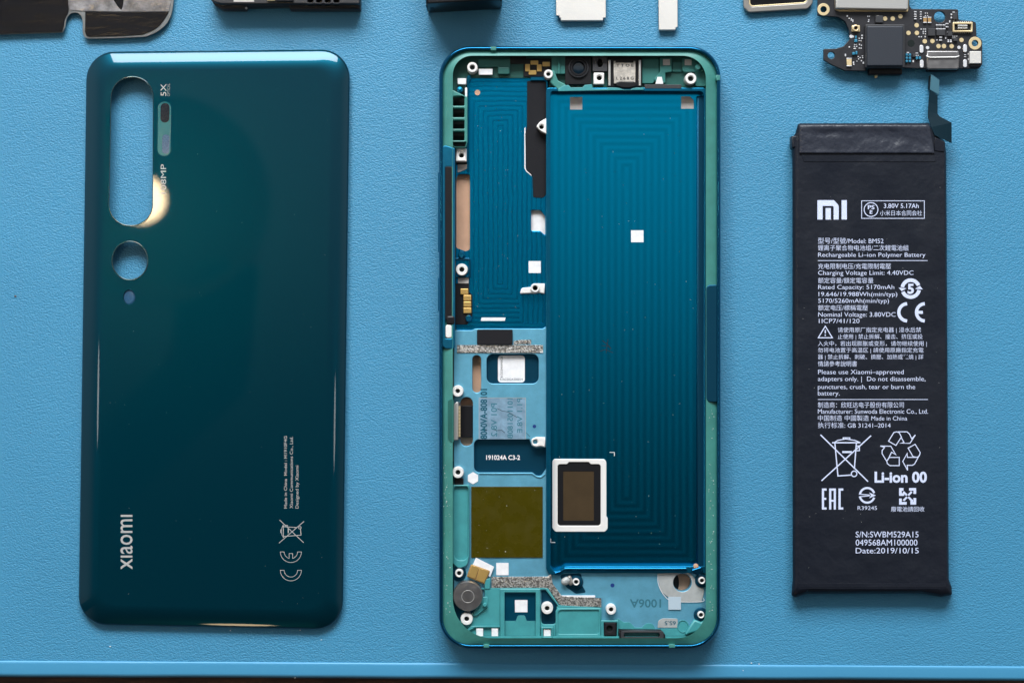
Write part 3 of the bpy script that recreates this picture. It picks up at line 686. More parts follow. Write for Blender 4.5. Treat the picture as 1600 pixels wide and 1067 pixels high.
stk = plate('code_sticker', fr, M['white'], rr(778, 555.5, 820, 597.5, 5), ZP, ZP+0.12, 0.03)
text(stk, 'S1A22A2A200014', M['inkblack'], 781.5, 816.5, 590.8, 594.2, ZP+0.14, bold=0.0)
text(stk, 'B1DD2M04M002B', M['inkblack'], 782.2, 785.4, 557.5, 590, ZP+0.14, rot=90, bold=0.0)
text(fr, '191024A C3-2', M['white'], 759.7, 812.5, 711, 718, ZP-0.07, bold=0.02)
pad = plate('black_foam', fr, M['blackmatte'], rr(745.3, 514.8, 801, 538.5, 2), ZM, ZM+0.6, 0.15)
plate('mesh_tape', fr, M['tape'], rr(714, 539, 848.6, 551.3), ZM, ZM+0.2, 0.05)
plate('mesh_tape', fr, M['tape'], rp([(802.5, 533), (812, 531), (830, 530.8), (830, 537.2), (812, 537.6), (802.5, 538.4)]), ZM, ZM+0.12, 0.02)
plate('mesh_tape', fr, M['tape'], rp([(768, 900.8), (856, 900.5), (861, 896.5), (863.5, 911), (878, 931), (939.6, 934.2), (939.6, 948), (880, 946.8), (873, 943), (857, 919.5), (848, 918), (768, 918)]), ZM+0.3, ZM+0.6, 0.08)
plate('white_edge', fr, M['white'], rr(878, 930, 930, 933, 0.5), ZM, ZM+0.35, 0.03)
# copper-lined connector
con = plate('display_connector', fr, M['black'], rr(719.5, 634, 738.5, 683, 0.5), 1.3, 3.0, 0.1)
plate('connector_body', con, M['can'], rp([(708, 633), (713, 628), (716, 628), (716, 687), (708.5, 688)]), 3.0, 5.4, 0.15)
cb_ = plate('connector_body', con, M['chip'], rr(716, 629, 719.6, 686), 3.0, 5.0, 0.05)
tooth = None
for i in range(22):
    y0 = 634.5 + i*2.2
    o = plate('contact_pin', con, M['goldpale'], rr(716.4, y0, 719.4, y0+1.3), 5.0, 5.25)
plate('insert_recess', fr, M['green'], rp([(700, 626, 3), (709, 622, 3), (709, 692, 2), (704, 690, 2), (700, 684, 3)]), 4.0, ZI+0.13, 0)
# stamps on the plate
pt = plate('residue_patch', fr, M['lilacpatch'], rr(748.3, 621.4, 821.5, 686), ZM, ZM+0.03)
symbol('patch_outline', pt, M['clear'], [([(748.5, 686), (748.5, 621.5), (821.3, 621.5), (821.3, 686)], 0.7)], z=ZM+0.06)
text(fr, '101808-AV0408', M['inkdark'], 751, 760.8, 607.5, 685.8, ZM+0.05, rot=-90, mirror=True, bold=0.03)
text(pt, 'P01 V8.2', M['ghost'], 767.4, 776.4, 630, 682, ZM+0.05, rot=-90, mirror=True, bold=0.01)
text(pt, '101105180B', M['ghost'], 793, 801, 622, 685, ZM+0.05, rot=-90, mirror=True, bold=0.015)
text(pt, 'P1.1 V8.E', M['ghost'], 808, 816, 622, 676, ZM+0.05, rot=-90, mirror=True, bold=0.01)
M['scar'] = mat('dark_scratch', (0.03, 0.06, 0.08, 1), 0.7)
symbol('scratch', pt, M['scar'], [([(777, 638), (785, 642), (794, 643.5), (803, 649), (808, 652)], 0.9), ([(771, 671), (777, 672.5), (784, 672), (789, 676)], 0.9), ([(822.5, 676), (828, 682)], 0.6)], z=ZM+0.055)
M['bluespot'] = mat('blue_ink_spot', (0.003, 0.03, 0.18, 1), 0.5)
for x, y, r in [(835, 666, 2.8), (957, 914, 3.2)]: lathe('ink_spot', fr, M['bluespot'], x, y, [(r, ZM), (r, ZM+0.04), (0, ZM+0.04)], n=12)
# right boss by the C3-2 pocket
b4 = plate('screw_boss', fr, M['silver'], [rp([(830, 686, 4), (838, 682.8, 2), (852, 682.8), (852, 698.8), (845, 697), (838, 698.5, 4), (831, 696, 4)]), circ(836.4, 690.3, 3.7)], ZP, 4.9, 0.3)
plate('screw_hole', b4, M['hole'], circ(836.4, 690.3, 4.2), ZP, ZP+0.5)
for a in [(715.2, 611, 9, 3.4), (715.5, 738, 9, 3.7)]: boss(fr, a[0], a[1], a[2], a[3], 1.4, 6.0, hx=1.2)
plate('black_lug', fr, M['black'], rr(710, 747, 724.2, 759, 1), ZM, ZM+0.8, 0.2)
hx_ = plate('hexagon_label', fr, M['white'], [(739+9.2*math.cos(math.radians(a)), 746.8+9.6*math.sin(math.radians(a))) for a in (90, 150, 210, 270, 330, 30)], ZM, ZM+0.12, 0.02)
ol = plate('film_square', fr, M['olive'], rr(736.3, 760, 848, 870.8, 0.8), ZM, ZM+0.25, 0.05)
plate('plate_edge', fr, M['mid'], rp([(749, 738.8), (832, 738.8), (838, 743.5, 4), (845, 744.5, 4), (852, 739), (852, 741), (846, 746.5, 4), (838, 745.5, 4), (831, 740.6), (749, 740.6)]), ZM, ZM+0.25, 0.1)
# left channel
plate('plastic_channel', fr, M['teal2'], [rp([(707.5, 757, 2), (733.5, 757, 3), (733.5, 868), (730, 884, 8), (716, 888, 10), (707.5, 880, 3)]), rp([(709.5, 760, 4), (731.5, 760, 4), (731.5, 875, 9), (709.5, 875, 9)])], ZM, ZM+0.9, 0.2)
plate('channel_floor', fr, M['teal2'], rp([(709, 759, 4), (732, 759, 4), (732, 876, 9), (709, 876, 9)]), ZM, ZM+0.12)
# ---- lower plastic
low = rp([(733, 918.5), (856, 918.5), (873, 945), (940, 949), (940, 997), (730, 997, 30), (712, 975, 6), (737, 958, 10), (757, 935, 6), (757, 921)])
pocket = rr(788.5, 925.5, 837, 995.3, 1)
plate('lower_tray', fr, M['teal2'], [low, pocket, rp([(844, 921), (852, 921), (872, 947, 3), (870, 948, 6), (868, 975, 5), (847, 975, 5), (844, 960)])], ZM+0.02, ZM+0.75, 0.2)
plate('recess_floor', fr, M['deep'], rr(846, 922, 871, 976, 1), ZM, ZM+0.06)
plate('pocket_lining', fr, M['blue'], rr(788.5, 926, 837, 971, 0.5), ZM, ZM+0.1)
plate('pocket_lining', fr, M['teal2'], rp([(788.5, 969.5), (806, 969.5), (809, 961, 3), (820, 961, 3), (823, 969.5), (837, 969.5), (837, 995.5), (788.5, 995.5)]), ZM+0.1, ZM+0.2, 0.03)
plate('tray_frame', fr, M['teal2'], [rp([(781, 919.5, 1), (844.5, 919.5, 1), (844.5, 996), (781, 996)]), pocket], ZM+0.7, ZM+1.15, 0.2)
plate('tray_recess', fr, M['teal2'], [rp([(868, 950, 6), (939, 949.5, 2), (939, 996), (868, 996)]), rp([(872, 953, 6), (936, 953, 2), (936, 990, 4), (872, 990, 2)])], ZM+0.7, ZM+1.1, 0.2)
plate('tray_frame', fr, M['teal2'], [rr(845.5, 979, 864, 996.5, 1), rr(848.7, 982, 861.3, 994.5, 0.5)], ZM+0.7, ZM+1.6, 0.15)
plate('tray_lip', fr, M['teal2'], rp([(736, 977.5, 1), (781, 977.5), (781, 980), (742, 980, 3), (732, 986, 3), (730, 983)]), ZM+0.7, ZM+1.5, 0.15)
plate('tray_lip', fr, M['teal2'], rp([(737, 993.5), (1100, 993.5), (1080, 999, 6), (745, 999, 5)]), ZM+0.7, ZM+1.5, 0.15)
for q in [(744, 981.5, 755, 994.3), (768, 981.5, 778.4, 994.3), (849.4, 982.8, 860.6, 993.8)]:
    plate('white_pad', fr, M['white'], rr(*q, 0.4), ZM+0.7, ZM+1.3, 0.1)
plate('square_sticker', fr, M['white'], rr(804.6, 937, 824.2, 956), ZM+0.1, ZM+0.2, 0.02)
plate('square_sticker', fr, M['white'], rr(775.4, 879, 794.6, 898.2), ZM, ZM+0.1, 0.02)
plate('square_sticker', fr, M['palefilm'], rr(1044.3, 932.2, 1064, 952), ZM+0.2, ZM+0.3, 0.02)
plate('corner_recess', fr, M['deep'], rp([(706.5, 930, 6), (748, 930), (748, 962, 8), (740, 980, 10), (728, 985, 12), (710, 958, 16)]), ZM, ZM+0.1)
plate('corner_recess', fr, M['deep'], circ(717, 895.5, 11.5, 12.5), ZM, ZM+0.1)
boss(fr, 717.4, 895.5, 6.4, 3.4, ZM, 5.8)
for a in [(729.2, 966.8, 9.6, 3.7), (855, 950.2, 9.2, 3.6), (955, 952.2, 8, 3.4)]: boss(fr, *a, ZM, 6.0)
for x, y in [(900.3, 909.2), (1097, 907), (1095.6, 960.6)]:
    lathe('boss_collar', fr, M['deep'], x, y, [(11.5, ZM), (10.5, ZM+0.5), (7, ZM+0.6), (5, ZM+0.6)])
    boss(fr, x, y, 5.4, 3.2, ZM, 5.8)
lathe('tray_post', fr, M['teal2'], 757.5, 945, [(3.5, ZM), (3.2, 6.2), (2.2, 6.4), (0, 6.4)])
plate('tray_rib', fr, M['teal2'], rp([(753, 932), (762, 932), (762, 948, 2), (745, 962, 3), (738, 962)]), ZM+0.7, ZM+1.3, 0.25)
plate('tray_rib', fr, M['teal2'], rp([(757, 905), (766, 903), (766, 920), (757, 920)]), ZM, ZM+1.0, 0.2)
# vibration motor with its contacts
vm = lathe('vibration_motor', fr, M['steel'], 731, 931.3, [(23.6, ZM+0.1), (23.4, 6.4), (22.2, 6.75), (10.6, 6.8), (10.2, 6.72), (9.4, 6.72), (9, 6.8), (0, 6.8)], n=48)
lathe('motor_ring', vm, M['can'], 731, 931.8, [(10.4, 6.78), (10, 6.9), (9.2, 6.9), (8.9, 6.78)], n=32)
plate('motor_paper', vm, M['white'], rp([(743.8, 871), (772, 885), (766, 901), (737.5, 884)]), 4.5, 4.7, 0.05)
plate('motor_flex', vm, M['tan'], rp([(736, 881, 2), (766, 891.5, 2), (757, 912.5, 1), (729, 900.5, 2)]), 4.7, 5.0, 0.08)
plate('motor_contact', vm, M['gold'], rp([(737, 882.5), (748.5, 886.5), (742.5, 904), (731, 899.5)]), 5.0, 5.25, 0.08)
plate('motor_contact', vm, M['gold'], rp([(749.5, 887), (764.3, 892.3), (756.3, 910.5), (744, 905)]), 5.0, 5.25, 0.08)
# lower right of the mid plate
plate('grey_recess', fr, M['deep'], rp([(873, 897, 4), (908, 895, 4), (910, 915, 8), (916, 925, 2), (900, 927, 6), (885, 917, 6)]), ZM, ZM+0.08)
plate('foam_cone', fr, M['clear'], rp([(876, 906, 6), (886, 900, 5), (892, 906, 4), (888, 914, 6), (878, 915, 5)]), ZM+0.08, ZM+1.6, 0.8)
plate('foam_cone', fr, M['greymetal'], rp([(886, 900, 3), (892, 899, 3), (897, 911, 4), (892, 916, 3), (888, 912, 4)]), ZM+0.08, ZM+1.2, 0.5)
tb = plate('metal_tab', fr, M['clear'], [rp([(1027.5, 896), (1050, 894, 8), (1077, 893.5, 12), (1101, 921, 8), (1096.5, 940, 2), (1053, 939.5, 8), (1032, 923, 14)]), circ(1066.3, 909.7, 14.8)], ZM+0.02, ZM+0.2, 0.04)
symbol('tab_outline', tb, M['white'], [(smooth_path([(1027.8, 897), (1029, 913), (1038, 930), (1053, 939), (1096, 939.5), (1099, 934)]), 0.8)], z=ZM+0.24)
plate('hole_black_patch', fr, M['black'], circ(1053, 909.5, 8, 16), 1.3, 1.5)  # black patch on the left inside the copper hole
text(fr, '1006A', M['ghost'], 984, 1033, 936, 948.4, ZM+0.04, rot=180, bold=0.02, name='stamped_text')
t2 = plate('metal_tab', fr, M['clear'], rp([(1027.5, 980), (1028.5, 969, 5), (1036, 965.5, 3), (1059, 966, 3), (1059, 980)]), ZM+0.02, ZM+0.2, 0.04)
text(t2, '6S.5', M['inkdark'], 1038.5, 1056, 970, 976, ZM+0.23, rot=180)
mc = plate('microphone', fr, M['blackmatte'], [rr(944, 972.3, 963.3, 993.2, 0.8), circ(952.5, 982, 4.6)], ZM, 5.6, 0.25)
plate('microphone_port', mc, M['hole'], circ(952.5, 982, 5), ZM, 4.9)
plate('microphone_seat', fr, M['teal2'], [rr(939, 968.8, 966, 996, 1), rr(943.5, 971.8, 964, 993.6)], ZM, 5.1, 0.15)
plate('usb_gasket', fr, M['black'], [rp([(967, 984), (1033, 984.5), (1039.5, 991.5), (1039.5, 999.3), (968, 999)]), rr(974.5, 988, 1031, 994.8, 3)], ZM, 6.1, 0.25)
plate('usb_gasket', fr, M['chip'], [rr(970, 985.5, 1037, 997.5, 3), rr(974.5, 988, 1031, 994.8, 3)], 6.1, 6.3, 0.05)
plate('teal_floor', fr, M['teal2'], rp([(940, 975, 3), (966, 966, 5), (975, 972, 4), (984, 971, 8), (992, 980), (1003, 980), (1010, 973, 8), (1020, 974, 6), (1024, 982), (1060, 981), (1064, 967, 8), (1074, 970, 8), (1078, 980), (1092, 966, 3), (1104, 966), (1098, 990, 20), (1070, 998, 8), (940, 998)]), ZM, ZM+0.15, 0.05)
plate('tray_rib', fr, M['teal2'], [circ(1067, 978, 9, 10), circ(1067, 978, 7.6, 8.6)], ZM+0.15, ZM+0.3, 0.05)
plate('tray_rib', fr, M['teal2'], rp([(1085, 968), (1096, 972, 3), (1104, 966), (1104, 976, 6), (1090, 986, 8), (1070, 992, 2), (1072, 987)]), ZM+0.15, ZM+1.8, 0.4)

# ---- battery bay
bay_in = rp([(860, 143, 5), (1100, 143, 7), (1100, 884.5), (1076, 884.5, 2), (883, 884.5, 5), (877, 890, 6), (866, 893, 6), (860, 886, 5)])
bay_out = rp([(853.3, 137.5, 5), (1104, 137.5, 5), (1104, 895), (882, 895, 4), (874, 899, 4), (858, 897, 6), (853.3, 888, 5)])
plate('bay_floor', fr, M['bay'], rr(858, 141, 1102, 896), 1.35, ZB)
plate('bay_wall', fr, M['blue'], [bay_out, bay_in], 1.35, 4.9, 0.14)
plate('bay_ledge', fr, M['deep'], rr(1089.5, 150, 1100.5, 884), ZB, 3.4, 0.3)
plate('bay_lip', fr, M['rim'], rp([(882, 886.5, 3), (1074, 886.5, 2), (1074, 892), (883, 892, 2), (873, 897, 4), (864, 897.5, 4), (866, 894, 3), (875, 891, 4)]), 4.8, 5.5, 0.34)
plate('bay_cap', fr, M['teal2'], rp([(872, 139.5, 2), (880, 134), (888, 133), (892, 137), (910, 137), (914, 133), (925, 132, 2), (926, 139), (948, 139), (950, 137), (966, 137.5), (975, 140.5), (985, 140.5), (990, 137.5), (1005, 137), (1006, 141), (872, 143)]), 4.9, 5.2, 0.1)
plate('square_sticker', fr, M['greywhite'], rr(890.7, 152, 909.8, 171.6), ZB, ZB+0.08)
plate('square_sticker', fr, M['greywhite'], rp([(1064.3, 151), (1078, 151, 1), (1084, 157, 4), (1084, 170.3), (1064.3, 170.3)]), ZB, ZB+0.08)
plate('square_sticker', fr, M['white'], rr(986, 360, 1005.5, 378.6), ZB, ZB+0.08)
fp = plate('fingerprint_window', fr, M['silver'], [rp([(863, 720, 5), (866, 716.8, 4), (945, 717, 5), (947.5, 722, 5), (947.5, 806), (949.5, 809), (949.5, 826, 5), (945, 830.5, 5), (868, 830.5, 5), (863, 825, 5)]),
        rp([(871.3, 725, 4), (886, 725), (889, 721.6, 2), (920, 721.6, 2), (923, 725), (938.6, 725, 4), (938.6, 821, 5), (871.3, 821, 5)])], ZB, ZB+0.35, 0.1)
plate('window_frame', fp, M['black'], [rr(869, 720.5, 940, 823, 3), rr(880, 736, 928, 813, 1.5)], ZB, ZB+0.12)
plate('sensor_film', fp, M['sensor'], rr(879.5, 735.5, 928.5, 813.5), ZB, ZB+0.05)
symbol('corner_mark', fr, M['white'], [([(952.5, 706.5), (960, 706.5), (960, 712)], 0.9)], z=ZB+0.03)
symbol('corner_mark', fr, M['white'], [([(860.6, 841), (860.6, 847), (867.5, 847)], 0.9)], z=ZB+0.03)
symbol('scratch', fr, M['inkblack'], [([(941, 532), (948, 537), (955, 545)], 1.0), ([(936, 549), (946, 546), (958, 551)], 0.8), ([(950, 530), (947, 552)], 0.8), ([(940, 540), (953, 541)], 0.7)], z=ZB+0.03)
lathe('copper_dot', fr, M['copper'], 1087.5, 884.5, [(4.2, 4.8), (3.8, 5.2), (0, 5.3)], n=14)
plate('bay_cap', fr, M['rim'], rp([(1079, 890, 3), (1097, 884, 3), (1099, 893, 3), (1094, 899, 3), (1082, 896, 3)]), 4.7, 5.6, 0.4)

# ================================================================== BATTERY
bt = thing('battery', 'charcoal lithium battery covered in pale printing with a flex tail', 'battery', 1360, 560)
ZT = 4.9
# soft pouch: lofted outline with pillow edges
bo = [(1247, 193, 5), (1452, 192.5, 3), (1462, 208, 5), (1476, 221, 4), (1478.5, 240, 3), (1482.5, 905, 2), (1487, 917, 4), (1487.5, 929, 3), (1470, 932, 6), (1440, 926.5, 30), (1262, 927, 30), (1242, 933, 4), (1236.5, 929, 3), (1238.5, 905, 3), (1238, 216, 2), (1243, 208, 3)]
bo_top = [(1250, 195.5, 6), (1450, 195, 5), (1459, 208, 6), (1473, 223, 5), (1475, 242, 6), (1478.5, 896, 6), (1479.5, 910, 6), (1478.5, 917, 5), (1467, 919, 6), (1440, 919, 20), (1262, 919, 20), (1250, 919, 5), (1246, 916, 5), (1247.5, 896, 6), (1247, 220, 4), (1248.5, 208, 5)]
def mix(t): return [(a[0]+(b[0]-a[0])*t, a[1]+(b[1]-a[1])*t, a[2]) for a, b in zip(bo, bo_top)]
L = []
for t, z in [(0.25, 0.05), (0.0, 0.5), (0.0, 3.6), (0.35, 4.35), (0.7, 4.75), (1.0, ZT)]:
    L.append([W(x, y, z) for x, y in rp(mix(t), 5)])
body = put('battery_pouch', loft_mesh(L, cap=True), M['battery'], bt)
# folded tape across the head
def hsurf(name, parent, m, x0, x1, y0, y1, zf, nx=26, ny=10):
    bm = bmesh.new(); g = []
    for j in range(ny+1):
        g.append([bm.verts.new(W(x0(y0+(y1-y0)*j/ny)+(x1(y0+(y1-y0)*j/ny)-x0(y0+(y1-y0)*j/ny))*i/nx, y0+(y1-y0)*j/ny, zf(i/nx, j/ny))) for i in range(nx+1)])
    for a, b in zip(g, g[1:]):
        for i in range(nx): bm.faces.new((a[i], a[i+1], b[i+1], b[i])).smooth = True
    edge = [e for e in bm.edges if e.is_boundary]
    r = bmesh.ops.extrude_edge_only(bm, edges=edge)
    for v in r['geom']:
        if isinstance(v, bmesh.types.BMVert): v.co.z -= 0.02
    bmesh.ops.recalc_face_normals(bm, faces=bm.faces)
    me = bpy.data.meshes.new(name); bm.to_mesh(me); bm.free(); return put(name, me, m, parent)
def zf(u, v):
    return ZT + 0.36 + 0.12*math.exp(-((v-0.08)/0.10)**2) - 0.55*max(0, 1-v/0.07)*0 + 0.08*math.exp(-((v-0.96)/0.06)**2) - 0.30*math.exp(-((u-0.72)/0.10)**2-((v-0.45)/0.25)**2) - 0.25*math.exp(-((u-0.86)/0.05)**2-((v-0.6)/0.2)**2) - 0.2*math.exp(-((v-0.3)/0.12)**2)*math.exp(-((u-0.25)/0.2)**2)
hsurf('head_tape', bt, M['batterytape'], lambda y: 1248.5+0.02*(y-196), lambda y: 1452+0.19*(y-196), 195.5, 240, zf, 40, 18)
plate('tape_strip', bt, M['battery'], rp([(1252, 240), (1461, 240), (1462, 252.6), (1256, 253, 2)]), ZT, ZT+0.12, 0.04)
plate('tape_strip', bt, M['battery'], rp([(1249, 910.4), (1478, 911.2), (1478, 917, 2), (1251, 917, 2)]), ZT-0.1, ZT+0.06, 0.03)
plate('corner_fold', bt, M['battery'], rp([(1237, 213), (1246.5, 211, 1), (1247, 231, 2), (1237.5, 232, 2)]), 1.0, 4.6, 0.4)
plate('corner_fold', bt, M['battery'], rp([(1460, 214, 2), (1477, 222, 3), (1476, 238, 2), (1460, 236)]), 1.0, ZT+0.2, 0.2)
# flex tail: bent ribbon rising to its stiffened end
fx = [((1181, 100+100*0), 0)]
fpts = [(1452, 141, 2.8), (1464.8, 149, 2.8), (1465, 178, 3.4), (1468, 182, 3.8), (1487, 192, 4.4), (1487, 224, 4.6), (1460, 211.5, 5.1), (1454, 198, 5.0), (1450, 183, 4.2), (1450.2, 176, 3.8)]
bm = bmesh.new()
left = [(1453, 141), (1451, 160), (1450, 175), (1450.3, 184), (1455, 199), (1460.5, 211.5)]
right = [(1465, 149), (1465, 165), (1465, 178), (1468, 182), (1487, 192), (1487, 224)]
zl = [2.6, 3.0, 3.6, 4.0, 5.0, 5.35]; zr_ = [2.6, 3.0, 3.6, 4.0, 4.7, 5.2]
top = []; bot = []
for (a, b, z1, z2) in zip(left, right, zl, zr_):
    r = [W(a[0]+(b[0]-a[0])*k/4, a[1]+(b[1]-a[1])*k/4, z1+(z2-z1)*k/4) for k in range(5)]
    top.append([bm.verts.new(p) for p in r]); bot.append([bm.verts.new(p - Vector((0, 0, 0.02))) for p in r])
for g, flip in ((top, 0), (bot, 1)):
    for p, q in zip(g, g[1:]):
        for i in range(4): bm.faces.new((p[i], p[i+1], q[i+1], q[i]))
for i in range(len(top)-1):
    bm.faces.new((top[i][0], top[i+1][0], bot[i+1][0], bot[i][0])); bm.faces.new((top[i][4], top[i+1][4], bot[i+1][4], bot[i][4]))
for r1, r2 in ((top[0], bot[0]), (top[-1], bot[-1])):
    for i in range(4): bm.faces.new((r1[i], r1[i+1], r2[i+1], r2[i]))
bmesh.ops.recalc_face_normals(bm, faces=bm.faces)
me = bpy.data.meshes.new('flex'); bm.to_mesh(me); bm.free()
flx = put('flex_tail', me, M['flex'], bt)
plate('flex_stiffener', flx, M['flexpad'], rp([(1455, 116, 1), (1468, 125.5, 1), (1467, 148.5, 0.5), (1453.4, 140.5, 0.5)]), 2.3, 2.75, 0.05)
plate('flex_connector', flx, M['black'], rp([(1453.6, 118, 1), (1456, 117), (1454.2, 141), (1452, 138)]), 0.6, 2.3, 0.1)

ZX = ZT + 0.03
def bl(s, x0, x1, yt, yb, cjk=False, bold=-0.004, sp=1.0): text(bt, s, M['inkwhite'], x0, x1, yt, yb, ZX, cjk=cjk, bold=bold, spacing=sp)
# maker's emblem
symbol('emblem', bt, M['inkwhite'], [], [], z=ZX) if False else None
emb = plate_mesh([rp([(1277.2, 313, 1), (1303, 313, 1), (1310.5, 321, 8.5), (1310.5, 343.2), (1302.6, 343.2), (1302.6, 322, 2), (1285.3, 322), (1285.3, 343.2), (1277.2, 343.2)]),], ZX, ZX+0.02)
put('emblem', emb, M['inkwhite'], bt)
plate('emblem', bt, M['inkwhite'], rr(1290, 325.3, 1298.2, 343.2), ZX, ZX+0.02)
plate('emblem', bt, M['inkwhite'], rr(1315, 313, 1323.2, 343.2), ZX, ZX+0.02)
symbol('rating_box', bt, M['inkwhite'], [(rr(1346.3, 314, 1444.3, 341.4), 1.0, True), (circ(1361, 327.7, 10.8, n=32), 1.3, True)], z=ZX)
bl('PS', 1356, 1366.5, 321, 327, bold=0.02); bl('E', 1359, 1363.2, 328.8, 334.2, bold=0.02)
bl('3.80V 5.17Ah', 1381, 1435.5, 318.3, 325.2, bold=0.004)
bl('小米日本合同会社', 1375, 1440.7, 329, 337.2, True)
bl('型号/型號/Model: BM52', 1278, 1380.5, 371.6, 381, True)
bl('锂离子聚合物电池组/二次鋰電池組', 1278, 1419.5, 383, 391.8, True)
bl('Rechargeable Li\u2013ion Polymer Battery', 1278.3, 1446, 394.8, 401.4)
bl('充电限制电压/充電限制電壓', 1278.3, 1392, 411.6, 420.4, True)
bl('Charging Voltage Limit: 4.40VDC', 1278.3, 1427.3, 422.8, 429.6)
bl('额定容量/額定電容量', 1278.3, 1364.6, 434, 442.6, True)
bl('Rated Capacity: 5170mAh', 1278.5, 1397.3, 445.2, 451.8)
bl('19.646/19.988Wh(min/typ)', 1279, 1402, 456.2, 462.8)
bl('5170/5260mAh(min/typ)', 1278.5, 1389, 466.5, 473.2)
bl('额定电压/標稱電壓', 1278.3, 1356, 476.6, 485.2, True)
bl('Nominal Voltage: 3.80VDC', 1278.5, 1399.3, 487.8, 494.8)
bl('1ICP7/41/120', 1279.5, 1343, 498, 504.8)
bl('请使用原厂指定充电器 | 浸水后禁', 1309, 1439.2, 511.4, 520.6, True)
bl('止使用 | 禁止拆解、撞击、挤压或投', 1309, 1441.5, 522, 531, True)
bl('入火中，若出现膨胀或变形，请勿继续使用 |', 1278, 1448, 532.6, 541.8, True)
bl('勿将电池置于高温区 | 請使用原廠指定充電', 1278, 1443, 543, 552, True)
bl('器 | 禁止拆解、刺破、擠壓、加熱或燃燒 | 詳', 1278, 1442.6, 553.6, 562.6, True)
bl('情請參考說明書', 1278, 1339, 564, 572.6, True)
bl('Please use Xiaomi\u2013approved', 1278.3, 1412, 577.4, 584.4)
bl('adapters only. |  Do not disassemble,', 1278, 1446, 588.2, 595.2)
bl('punctures, crush, tear or burn the', 1278, 1430, 600.6, 607.6)
bl('battery.', 1278, 1312, 610.6, 617.6)
bl('制造商：欣旺达电子股份有限公司', 1278, 1412.3, 628, 637, True)
bl('Manufacturer: Sunwoda Electronic Co., Ltd.', 1278, 1450, 639, 646)
bl('中国制造 中國製造 Made in China', 1278, 1417.4, 648.6, 657.4, True)
bl('执行标准: GB 31241\u20132014', 1278, 1391.6, 659.6, 668.6, True)
symbol('rule_line', bt, M['inkwhite'], [([(1278, 407.3), (1449.3, 407.3)], 0.9)], z=ZX)
symbol('rule_line', bt, M['inkwhite'], [([(1278, 624), (1450, 624)], 0.9)], z=ZX)
symbol('recycle_ring', bt, M['inkwhite'], [(arc(1423, 451, 13.2, 170, 22, 18), 5.6), (arc(1423, 451, 13.2, -10, -158, 18), 5.6)],
       [[(1404, 449.5), (1416.2, 450.5), (1408.8, 455)], [(1442, 452.2), (1429.8, 451.4), (1437.2, 446.6)]], z=ZX)
bl('5', 1418, 1428, 444, 458.4, bold=0.035)
symbol('ce_mark', bt, M['inkwhite'], [(arc(1417.8, 488, 13.4, 92, 268, 18, 13.4), 5.0), (arc(1445.4, 488, 13.4, 92, 268, 18, 13.4), 5.0), ([(1433.5, 488), (1442, 488)], 4.6)], z=ZX)
symbol('warning_triangle', bt, M['inkwhite'], [([(1289.5, 509.6), (1278.6, 527.7), (1300.6, 527.7)], 1.5, True), ([(1289.5, 515.5), (1289.5, 520.8)], 1.7), ([(1289.5, 522.6), (1289.5, 524.8)], 1.8)], z=ZX)
symbol('bin_symbol', bt, M['inkwhite'], bin_strokes(lambda u, v: (1282+79*u, 679+73*v), 1.5), z=ZX)
def rec_tri():
    z5 = lambda X, Y: (1260+X/6.67, 660+Y/6.67)
    A = [(856, 195), (910, 105), (940, 96), (1050, 96), (1100, 165), (1135, 128), (1100, 195), (1078, 215), (985, 215), (1018, 208), (965, 100)]
    st = [([z5(*p) for p in [(856, 193), (912, 103), (940, 96), (968, 106), (990, 150), (933, 238)]], 1.4, True),
          ([z5(*p) for p in [(955, 96), (1048, 96), (1075, 120), (1097, 168), (1136, 128)]], 1.4),
          ([z5(*p) for p in [(1136, 128), (1080, 215), (980, 215), (1018, 208), (985, 150)]], 1.4),
          ([z5(*p) for p in [(1060, 266), (1133, 226), (1186, 312), (1178, 345), (1155, 362), (1112, 355)]], 1.4, True),
          ([z5(*p) for p in [(1185, 325), (1128, 430), (1105, 445), (1050, 445), (1055, 497)]], 1.4),
          ([z5(*p) for p in [(1055, 497), (1004, 405), (1050, 322), (1052, 362), (1155, 362)]], 1.4),
          ([z5(*p) for p in [(968, 448), (870, 448), (842, 425), (838, 395), (868, 362), (968, 362)]], 1.4, True),
          ([z5(*p) for p in [(838, 405), (788, 322), (790, 290), (815, 258), (770, 244)]], 1.4),
          ([z5(*p) for p in [(770, 244), (880, 246), (930, 332), (888, 308), (845, 395)]], 1.4)]
    return st
symbol('recycling_symbol', bt, M['inkwhite'], rec_tri(), z=ZX)
bl('Li-ion 00', 1366.5, 1448.3, 737.2, 753, bold=0.035)
symbol('eac_mark', bt, M['inkwhite'], [([(1291.5, 764.5), (1285.9, 764.5), (1285.9, 794), (1291.5, 794)], 3.4), ([(1287.6, 779), (1291, 779)], 3.2),
       ([(1297.2, 795.6), (1297.2, 764.5), (1304.4, 764.5), (1304.4, 795.6)], 3.4), ([(1298.8, 782), (1302.8, 782)], 3.0),
       ([(1317.6, 764.5), (1311.8, 764.5), (1311.8, 794), (1317.6, 794)], 3.4)], z=ZX)
symbol('inspection_mark', bt, M['inkwhite'], [(arc(1355, 773.5, 11.4, 172, 18, 18), 3.2), (arc(1355, 773.5, 11.4, 188, 342, 18), 3.2), ([(1342, 771.6), (1359, 773)], 1.3), ([(1342, 775.8), (1359, 774.2)], 1.3)],
       [[(1358, 769), (1368.6, 773.6), (1358, 778.2), (1361, 773.6)]], z=ZX)
bl('R39245', 1340, 1370.3, 790.3, 796.2)
z5 = lambda X, Y: (1260+X/6.67, 660+Y/6.67)
